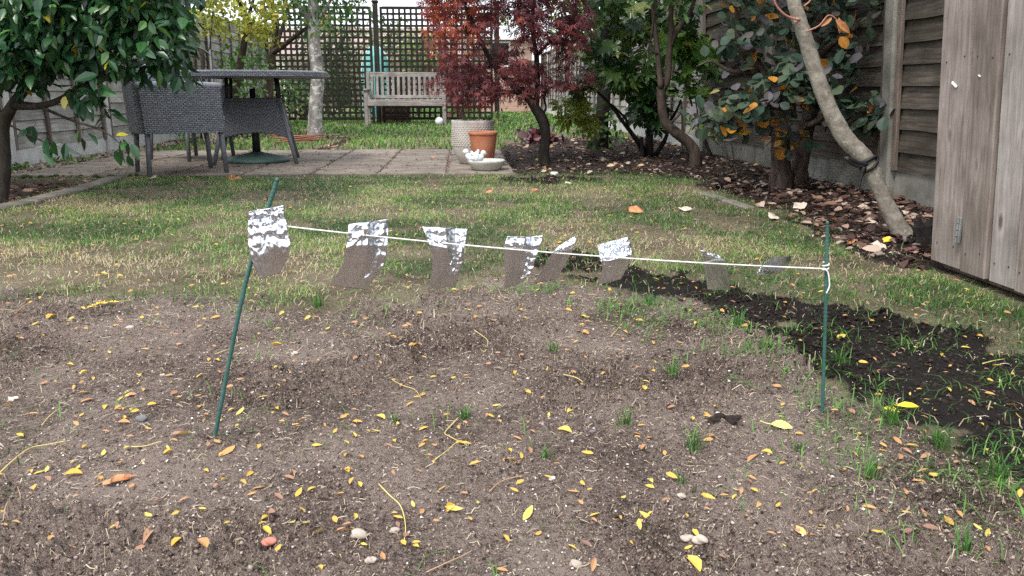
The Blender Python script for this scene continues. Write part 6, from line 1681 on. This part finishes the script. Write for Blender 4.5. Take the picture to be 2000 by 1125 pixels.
# the rest of the leaflets, farther off or tiny
n = 2600
x, y = area_pts(n, -3.3, 2.3, 1.0, 6.0)
_s, _c, _b, _g = zones(x, y); k = ~_b & notshed(x, y) & (np.abs(x - y * math.tan(YAW)) < 0.7 * y); x, y = x[k], y[k]; n = len(x)
V = scatter((T_OVAL[0] * np.array((0.8, 1, 1)) - np.array((0, 0.5, 0)), T_OVAL[1]), np.stack([x, y, gzv(x, y) + 0.006 + 0.012 * rs.rand(n) * (y > 2)], 1), flat_R(n, 0.35), 0.010 + 0.013 * rs.rand(n))
tag(big('leaflet_scatter', V, T_OVAL[1], 0.08 + 0.75 * rs.rand(n), 'leaf_fall'), 'tiny yellow and tan leaf scraps scattered through grass and soil', 'leaf litter', kind='stuff')

def big_leaf(px, py, L, ang, mat, label, tpl=None, tilt=0.15, stalk=0.4, lift=0.006):
    g = G(px, py); z0 = gz(g[0], g[1]) + lift
    r = thing('fallen_leaf', label, 'leaf', (g[0], g[1], z0))
    tpl = tpl or leaf_tpl(0.5, 0.5, 0.3, 0.2, rows=(0.08, 0.25, 0.45, 0.65, 0.83, 0.94))
    d = np.array([[math.cos(ang), math.sin(ang), tilt]]); Rm = frames(d, np.array([[0, -0.5, 1.0]]))[0]
    tv = tpl[0] - np.array((0, 0.5, 0)); tv = tv + np.array([(random.gauss(0, 0.03), random.gauss(0, 0.025), random.gauss(0, 0.05)) for _ in tv]) * (L > 0.05)
    MB().add(tv * L @ Rm.T + np.array((g[0], g[1], z0)), [tuple(q) for q in tpl[1]]).build('blade', mat, r, L < 0.05)
    if stalk:
        b = np.array((g[0], g[1], z0)) - d[0] * L * 0.5
        MB().add(*tube(smooth_path([b, b - d[0] * L * stalk * 0.5 + np.array((0, 0, 0.002)), b - d[0] * L * stalk + np.array((0, 0, 0.006))], 3), [0.0009, 0.0006], 5)).build('stalk', mat, r, True)
    return r
big_leaf(1527, 842, 0.040, -0.15, 'leaf_pale', 'large pale yellow leaf with a long stalk left of the right cane', None, 0.0, 0.5, 0.009)
big_leaf(1772, 805, 0.046, 0.0, 'leaf_gold', 'long golden leaf lying on the compost above the dense grass tuft', leaf_tpl(0.34, 0.5, 0.4, 0.1), 0.0, 0.2, 0.012)
big_leaf(1740, 816, 0.028, -0.4, 'leaf_gold', 'short golden leaf half hidden in the grass tuft by the compost', None, 0.0, 0, 0.016)
big_leaf(1558, 1043, 0.030, 1.9, 'leaf_orange', 'broad orange leaf standing out low on the right side', leaf_tpl(0.45, 0.3, 0.2, 0.1), 0.1, 0.1)
big_leaf(1241, 419, 0.085, 0.0, 'leaf_brown', 'orange brown dead leaf lying on the lawn above the right hand foil strips', T_ROUND, 0.0, 0.2, 0.02)
big_leaf(467, 352, 0.10, 0.3, 'leaf_brown', 'small red dead leaf on the lawn in front of the table', T_MAPLE, 0.0, 0, 0.02)
# rolled brown leaf in the left foreground
rl = G(231, 947); z0 = gz(rl[0], rl[1])
r = thing('fallen_leaf', 'curled orange brown leaf with dark ribs in the left foreground', 'leaf', (rl[0], rl[1], z0))
vv = []; ff = []
for j in range(9):
    t = j / 8; wd = 0.010 * math.sin(math.pi * (0.12 + 0.8 * t)) + 0.002
    for i in range(7):
        a = -1.2 + 2.4 * i / 6
        vv.append((rl[0] + (t - 0.5) * 0.034 + 0.004 * math.sin(9 * t), rl[1] + (t - 0.5) * 0.020 + wd * math.sin(a), z0 + 0.003 + wd * math.cos(a) * 0.8))
for j in range(8):
    for i in range(6): k = j * 7 + i; ff.append((k, k + 1, k + 8, k + 7))
MB().add(vv, ff).build('blade', 'leaf_brown', r, True)
for j in (2, 4, 6):
    MB().add(*tube(np.array(vv[j * 7 + 1:j * 7 + 6]) + np.array((0, 0, 0.0008)), [0.0006], 4)).build('rib', 'stalk_brown', r)
MB().add(*tube([np.array(vv[3]), np.array(vv[3]) + np.array((-0.012, -0.008, -0.004))], [0.0007], 5)).build('stalk', 'stalk_brown', r)
# compound leaf of golden leaflets on the left
cpt = [P(165, 608, 1.98), P(195, 600, 1.98), P(225, 594, 1.98), P(258, 592, 1.98)]
g0 = [G(168, 612), G(195, 603), G(225, 596), G(262, 593)]
g0 = [np.array((q_[0], q_[1], gz(q_[0], q_[1]) + 0.010)) for q_ in g0]
r = thing('fallen_leaf', 'golden compound leaf with paired leaflets lying at the lawn edge on the left', 'leaf', g0[0])
pth = smooth_path(g0, 6)
MB().add(*tube(pth, [0.001, 0.0007], 5)).build('stalk', 'stalk', r, True)
for k in range(1, 13):
    for sg in (-1, 1):
        p = pth[k]; a = math.atan2(pth[-1][1] - pth[0][1], pth[-1][0] - pth[0][0]) + sg * 1.0
        Rm = frames(np.array([[math.cos(a), math.sin(a), random.uniform(-0.1, 0.6)]]), np.array([[random.gauss(0, .3), -0.3, 1.0]]))[0]
        MB().add(T_OVAL[0] * np.array((0.7, 1, 1)) * random.uniform(0.010, 0.014) @ Rm.T + p, [tuple(q) for q in T_OVAL[1]]).build('leaflet', 'leaf_gold', r)

# leaf stalks and twigs on the soil
def twig(label, pts, rad, mat, leaf=None):
    g = [G(a, b) for a, b in pts]
    pth = smooth_path([np.array((q_[0], q_[1], gz(q_[0], q_[1]) + 0.005)) for q_ in g], 6)
    r = thing('leaf_stalk', label, 'stalk', pth[0])
    MB().add(*tube(pth, [rad, rad * 0.55], 6)).build('stem', mat, r, True)
    for (k, a, L) in leaf or ():
        Rm = frames(np.array([[math.cos(a), math.sin(a), 0.05]]), np.array([[0, -0.2, 1.0]]))[0]
        MB().add(T_SLIM[0] * L @ Rm.T + pth[k], [tuple(q) for q in T_SLIM[1]], 0.2).build('leaflet', 'leaf_fall', r)
twig('curved yellow stalk on the soil in the lower centre left', [(740, 955), (760, 980), (783, 1000), (792, 1030), (790, 1063)], 0.0012, 'stalk')
twig('bent yellow stalk leaving the small dark grass tuft in the centre', [(895, 818), (880, 835), (869, 850), (880, 857), (905, 862)], 0.0013, 'stalk')
twig('yellow stalk with orange leaflets below the bent stalk in the centre', [(850, 905), (870, 888), (890, 870), (905, 866)], 0.0011, 'stalk', ((8, 0.5, 0.022), (12, 0.9, 0.02), (15, -0.1, 0.022)))
twig('straight yellow stalk pointing right, right of the centre', [(1100, 758), (1130, 765), (1160, 771), (1205, 774)], 0.0012, 'stalk', ((16, -0.4, 0.016),))
twig('slim yellow stalk ending in a leaflet left of the centre', [(765, 742), (785, 752), (810, 763), (822, 778)], 0.0010, 'stalk', ((17, 3.0, 0.014),))
twig('yellow stalk looped like a hook below the third foil strip', [(927, 673), (943, 676), (953, 685), (948, 696), (940, 697)], 0.0011, 'stalk')
twig('long yellow stalk reaching in from the left edge', [(-5, 930), (25, 905), (60, 885), (95, 877), (130, 872)], 0.0013, 'stalk')
twig('pale stalk on the soil left of the left cane', [(245, 883), (280, 880), (318, 875)], 0.0012, 'stalk')
twig('short straw coloured stalk slanting on the left', [(83, 840), (100, 822), (120, 805)], 0.0010, 'stalk')
twig('thin brown stalk low in the centre right of the yellow leaflets', [(956, 967), (975, 948), (995, 939), (1020, 938)], 0.0009, 'stalk_brown')
twig('thin brown stalk near the bottom edge in the centre', [(833, 1122), (870, 1105), (900, 1090), (922, 1082)], 0.0009, 'stalk_brown')
twig('short yellow stalk below the middle of the string', [(1193, 660), (1205, 647), (1217, 632)], 0.0010, 'stalk')
twig('grey root fibre near the bottom left corner', [(164, 1120), (172, 1095), (182, 1070), (187, 1053)], 0.0007, 'twig_pale')
twig('wiggly brown stalk at the left edge near the bottom', [(5, 1045), (20, 1015), (40, 1000), (42, 985), (38, 975)], 0.0008, 'stalk_brown')
twig('brown stalk on the compost near the right edge', [(1918, 718), (1940, 712), (1962, 706)], 0.0014, 'stalk')
twig('long straw stalk lying on the lawn edge left of the cane', [(30, 620), (60, 606), (100, 592)], 0.0012, 'stalk_brown')
twig('short stalk lying on the soil just left of the left cane top', [(420, 693), (445, 684), (478, 672)], 0.0010, 'stalk')

# stones
def stone(name, px, py, w_, mat, label, seed, flat=0.6, asp=0.75):
    g = G(px, py); z0 = gz(g[0], g[1])
    s = w_ / 2 * 0.72
    MBb = MB().add(*blob((g[0], g[1], z0 + s * flat * 0.35), (s, s * asp, s * flat), seed, 3, 0.45, 1.5, rz(random.uniform(-0.5, 0.5))))
    return tag(MBb.build(name, mat, None, True, True), label, 'stone')
for a in ((27, 789, 0.028, 'stone_pink', 'egg shaped pinkish stone near the left edge', 1),
          (276, 824, 0.030, 'slate', 'dark grey angular stone left of the left cane', 2),
          (255, 643, 0.028, 'stone', 'rounded tan stone below the golden compound leaf', 3),
          (525, 1071, 0.026, 'brickbit', 'reddish brick fragment near the bottom left', 4),
          (492, 763, 0.022, 'stone', 'tan stone just right of the left cane', 5),
          (575, 689, 0.020, 'stone', 'oval tan stone right of the left cane, higher up', 6),
          (770, 1042, 0.018, 'stone', 'pale stone beside the curved yellow stalk', 7),
          (698, 1053, 0.028, 'stone', 'flat buried stone left of the curved yellow stalk', 8),
          (723, 1103, 0.022, 'stone', 'speckled stone near the bottom edge left of centre', 9),
          (1078, 939, 0.014, 'stone_white', 'small whitish pebble right of the centre foreground', 10),
          (1331, 968, 0.017, 'stone', 'round mottled pebble beside an orange leaflet on the right', 11),
          (1342, 1058, 0.022, 'stone', 'tan flake stone near the bottom right of centre', 12),
          (1368, 1062, 0.026, 'stone', 'flat brown stone near the bottom right of centre', 13),
          (1340, 725, 0.028, 'stone', 'flat tan stone beside the grass tuft right of centre', 14),
          (1402, 812, 0.014, 'stone_white', 'small white pebble above the dark clod on the right', 15),
          (1157, 855, 0.014, 'slate', 'small blue grey pebble right of centre', 16),
          (645, 668, 0.016, 'slate', 'small grey stone below the second foil strip', 17),
          (1811, 985, 0.020, 'slate', 'grey stone among brown leaves at lower right', 18),
          (1083, 341, 0.075, 'stone_white', 'pale rounded stone on the edge of the bed near the maple', 19),
          (1125, 1110, 0.024, 'stone', 'brown stone at the bottom edge right of centre', 20),
          (318, 733, 0.018, 'stone', 'pale stone left of the left cane', 21)):
    stone('stone', *a)
# dark clod of earth
g = G(1412, 838); cm = MB()
for k in range(7): cm.add(*blob((g[0] + random.gauss(0, 0.012), g[1] + random.gauss(0, 0.006), gz(g[0], g[1]) + random.uniform(-0.004, 0.004)), (0.010, 0.009, 0.008), k, 2, 0.5, 2.6), 0.12)
tag(cm.build('earth_clod', 'crumb', None, False, True), 'dark clod of turned earth left of the big pale yellow leaf', 'clod')
# curled dead leaves in the bed
bedl = [(1560, 415, 0.11, 'pale'), (1655, 405, 0.10, 'pale'), (1700, 443, 0.09, 'pale'), (1620, 440, 0.09, 'o'), (1580, 470, 0.09, 'pale'), (1640, 455, 0.10, 'b'), (1730, 480, 0.07, 'y'), (1510, 431, 0.10, 'pale'), (1338, 413, 0.09, 'pale'), (1715, 492, 0.09, 'pale'), (1605, 395, 0.08, 'b'), (1770, 420, 0.09, 'pale'), (1780, 500, 0.08, 'b'), (1660, 480, 0.09, 'o'), (1110, 362, 0.09, 'pale'), (1045, 375, 0.07, 'o'), (955, 380, 0.06, 'o'), (300, 352, 0.09, 'pale'), (200, 352, 0.08, 'pale'), (845, 312, 0.07, 'o')]
wh = {1560: 'pale curled dead leaf at the lawn edge left of the leaning trunk', 1655: 'pale dead leaf below the strap on the leaning trunk', 1700: 'pale flat dead leaf just left of the leaning trunk foot', 1620: 'orange brown dead leaf in the litter near the bed edge', 1580: 'tan dead leaf at the bed edge above the right cane', 1640: 'dark wine dead leaf in the litter left of the leaning trunk', 1730: 'bright yellow dead leaf in the litter by the stump', 1510: 'pale dead leaf lying on the lawn beside the bed', 1338: 'pale crumpled leaf on the lawn right of the orange brown leaf', 1715: 'long pale dead leaf in front of the stump', 1605: 'brown dead leaf in the shade by the smoke bush', 1770: 'pale dead leaf behind the leaning trunk foot', 1780: 'dark red dead leaf beside the stump and shed', 1660: 'orange dead leaf nearest the right cane in the litter', 1110: 'white curled leaf on the lawn in front of the maple', 1045: 'small orange dead leaf on the lawn in front of the maple', 955: 'small orange dead leaf on the lawn below the bird bath', 300: 'pale curled dead leaf at the patio edge by the chair', 200: 'pale dead leaf on the dark soil left of the chair', 845: 'tan dead leaf on the patio left of the pots'}
for px, py, L, kd in bedl:
    tpl = leaf_tpl(random.uniform(0.5, 0.75), 0.5, random.uniform(-0.2, 0.4), random.uniform(-0.2, 0.15), rows=(0.1, 0.3, 0.55, 0.8, 0.93))
    big_leaf(px, py, L * 0.8, random.uniform(0, 6.28), {'pale': 'leaf_tan', 'o': 'leaf_brown', 'b': 'leaf_wine', 'y': 'leaf_gold'}[kd], wh[px], tpl, 0.1, 0.15, 0.016 if py > 320 else 0.03)

# every fallen leaflet is named by the landmark it lies nearest to
LMK = [(27, 789, 'pinkish egg shaped stone'), (276, 824, 'dark grey stone left of the left cane'), (255, 643, 'tan stone below the golden compound leaf'), (525, 1071, 'reddish brick fragment'), (410, 857, 'foot of the left cane'), (575, 689, 'oval tan stone right of the left cane'), (770, 1042, 'pale stone by the curved yellow stalk'), (723, 1103, 'speckled stone at the bottom edge'), (1078, 939, 'whitish pebble right of centre'), (1331, 968, 'round mottled pebble on the right'), (1355, 1060, 'two brown stones low on the right'), (1340, 725, 'flat tan stone right of centre'), (1412, 838, 'dark clod of earth'), (1157, 855, 'small blue grey pebble'), (645, 668, 'grey stone below the second foil strip'), (1811, 985, 'grey stone at lower right'), (1125, 1110, 'brown stone at the bottom edge'), (1527, 842, 'large pale yellow leaf'), (1772, 805, 'long golden leaf on the compost'), (1558, 1043, 'broad orange leaf low on the right'), (231, 947, 'curled orange brown leaf'), (205, 602, 'golden compound leaf'), (908, 815, 'dark grass tuft in the centre'), (1355, 875, 'upright tuft left of the pale leaf'), (1080, 695, 'tuft below the slanting foil strip'), (1220, 832, 'tuft holding an orange leaf'), (1065, 898, 'tiny lone tuft low in the centre'), (770, 820, 'tiny tuft left of centre'), (1640, 720, 'tuft right of the right cane'), (1607, 815, 'foot of the right cane'), (1950, 930, 'tuft at the right compost edge'), (1880, 1090, 'tuft in the bottom right corner'), (1700, 930, 'tuft below the right cane'), (1270, 600, 'tuft below the bright short foil'), (620, 600, 'tuft between the two left foils'), (60, 890, 'long yellow stalk at the left edge'), (102, 822, 'slanting straw stalk on the left'), (280, 880, 'pale stalk left of the left cane'), (940, 685, 'hooked yellow stalk'), (1150, 768, 'straight yellow stalk right of centre'), (792, 755, 'slim yellow stalk left of centre'), (985, 945, 'thin brown stalk low in the centre'), (185, 1085, 'grey root fibre at bottom left'), (25, 1010, 'wiggly brown stalk at the left edge'), (1940, 712, 'brown stalk on the compost'), (880, 880, 'yellow stalk with orange leaflets'), (640, 1000, 'curved yellow stalk'), (1500, 690, 'tuft between soil and compost'), (450, 685, 'stalk beside the left cane')]
LMW = [(G(a, b), t) for a, b, t in LMK]
BY = {}
for o, x, y, kd, gk in FALL:
    d = [math.hypot(x - g[0], y - g[1]) for g, t in LMW]
    k = int(np.argmin(d)); BY.setdefault((k, kd), []).append((d[k], o.name))
ORD = ['nearest', 'second nearest', 'third nearest', 'fourth nearest', 'fifth nearest', 'sixth nearest', 'seventh nearest', 'eighth nearest', 'ninth nearest', 'tenth nearest', 'eleventh nearest', 'twelfth nearest', 'thirteenth nearest', 'fourteenth nearest', 'fifteenth nearest', 'sixteenth nearest']
for (k, kd), lst in BY.items():
    for i, (d, nm) in enumerate(sorted(lst)):
        bpy.data.objects[nm]['label'] = '%s small %s leaflet to the %s' % (ORD[min(i, 15)], {'y': 'yellow', 'o': 'orange', 'b': 'brown'}[kd], LMW[k][1])
